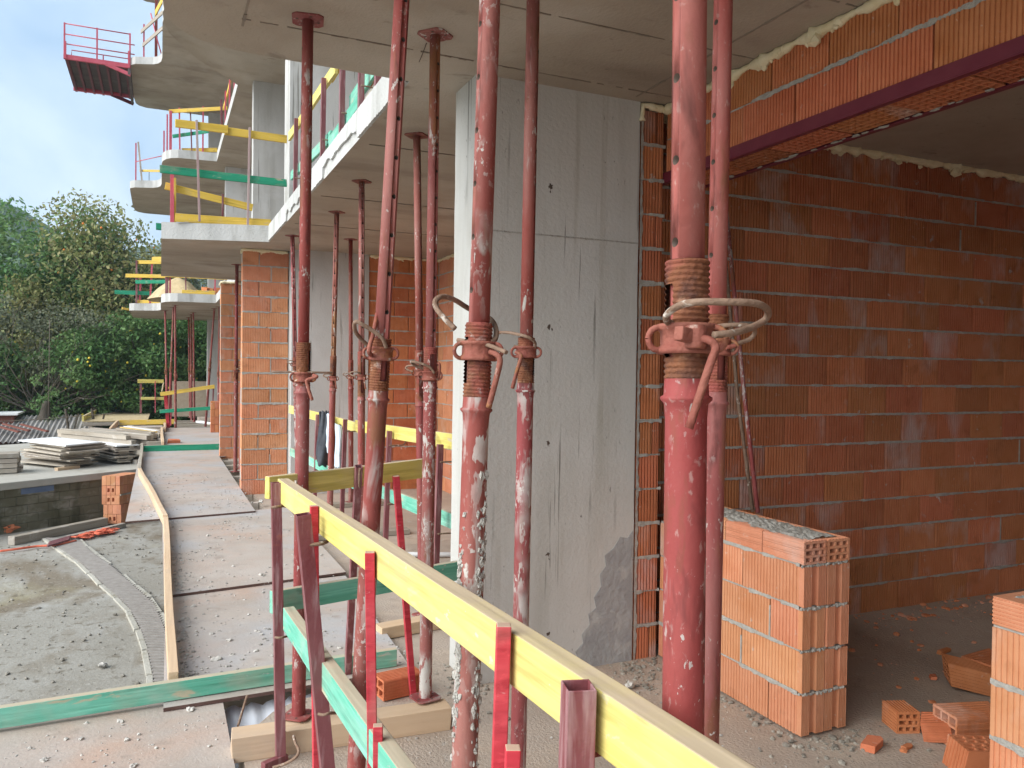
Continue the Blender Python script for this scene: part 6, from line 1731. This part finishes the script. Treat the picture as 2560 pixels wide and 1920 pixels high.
def scatter(name, label, n, fn, rmin, rmax, m, sub=1, power=2.5):
    mb = MB()
    for _ in range(n):
        c = fn(); r = rmin + (rmax - rmin) * random.random() ** power
        mb.blob((c[0], c[1], c[2] + r * 0.25), r, 0.4, 1 if r > 0.006 else 1, (1, random.uniform(0.7, 1.2), 0.6))
    o = mb.build(name, m); tag(o, label, 'grit', kind='stuff')
    return o
def deckp():
    # debris gathers along the edge plank and in drifts
    while True:
        y = 4.2 + 8.5 * random.random() ** 1.3; x = random.uniform(0.1, 1.3)
        if random.random() < 0.25: x = 0.10 + abs(random.gauss(0, 0.06))
        if mnoise.noise(Vector((x * 2.2, y * 1.3, 7))) > random.uniform(-0.35, 0.45): break
    if y > 9.1: x = x - 0.3
    return (x, y, 0.042 if y < 6.05 else 0.062 if y < 9.05 else 0.082)
scatter('grit', 'fine grey grit scattered over the plywood walkway', 3000, deckp, 0.002, 0.013, 'stone', power=4)
scatter('grit', 'fine grit on the nearest plywood panel', 600, lambda: (random.uniform(-0.9, 0.27), random.uniform(2.6, 4.0), 0.022), 0.0015, 0.008, 'stone', power=3)
def foot():
    t = random.random()
    if t < 0.35: return (random.uniform(2.35, 2.66) - 0.1 * random.random(), random.uniform(3.4, 3.85), 0)
    if t < 0.62: return (random.gauss(2.80, 0.16), 2.72 - abs(random.gauss(0, 0.11)), 0)
    if t < 0.86: return (2.66 - abs(random.gauss(0, 0.05)), random.uniform(2.7, 3.85), 0)
    return (random.gauss(1.45, 0.10), random.gauss(3.85, 0.22), 0)
scatter('mortar_crumbs', 'crumbled mortar heaped along the foot of the walls and column', 950, foot, 0.0025, 0.018, 'crumb', power=4)
def inroom():
    if random.random() < 0.5: return (random.uniform(3.3, 6.5), 4.02 - abs(random.gauss(0, 0.14)), 0)
    return (random.uniform(3.0, 6), random.uniform(1.6, 3.9), 0)
scatter('brick_crumbs', 'brick crumbs and dust on the dark room floor', 420, inroom, 0.004, 0.028, 'brick', power=4)
scatter('grit', 'grit on the concrete floor among the near props', 650, lambda: (random.uniform(0.5, 2.6), random.uniform(1.0, 4.1), 0), 0.002, 0.011, 'stone', power=3)
scatter('gravel', 'gravel and small stones strewn over the muddy yard', 2200, lambda: (random.uniform(-4.5, 0.2), random.uniform(6.0, 16.5), -1.495), 0.005, 0.03, 'crumb', power=6)
# two rusty bars leaning in the room corner
tag(MB().tube([(3.115, 3.55, 0.869), (3.176, 3.75, 1.504), (3.197, 3.98, 2.685)], 0.013, 10).build('steel_bar', 'red_splash'), 'paint-splashed steel bar leaning against the back wall, the thicker of two', 'steel bar')
tag(MB().tube([(3.208, 3.7, 0.843), (3.208, 3.85, 1.5), (3.188, 4, 2.588)], 0.011, 10).build('steel_bar', 'rod'), 'dull brown steel bar leaning in the corner, left of the splashed one', 'steel bar')
tag(MB().tube(smooth_path([(1.165, 3.818, 3.185), (1.15, 3.703, 3.19), (1.136, 3.609, 3.195)]), 0.002, 5).build('tie_wire', 'wire'), 'thin tie wire hanging from the ceiling by a top plate', 'wire')
# ---------------------------------------------------------------- thin air haze round everything
hz = MB().box((-780, -780, -4.2), (780, 800, 120)).build('haze', 'wire', loc=(0, 0, -3.2))
hm_ = bpy.data.materials.new('thin_haze'); hm_.use_nodes = True
hn = hm_.node_tree; hn.nodes.clear()
ho = hn.nodes.new('ShaderNodeOutputMaterial'); hv = hn.nodes.new('ShaderNodeVolumePrincipled')
hv.inputs['Color'].default_value = (0.74, 0.87, 1.0, 1); hv.inputs['Density'].default_value = 0.0007
hv.inputs['Anisotropy'].default_value = 0.2
hn.links.new(hv.outputs[0], ho.inputs['Volume'])
hz.data.materials.clear(); hz.data.materials.append(hm_)
hz['kind'] = 'stuff'; hz['label'] = 'thin pale haze over the distant wooded hill'
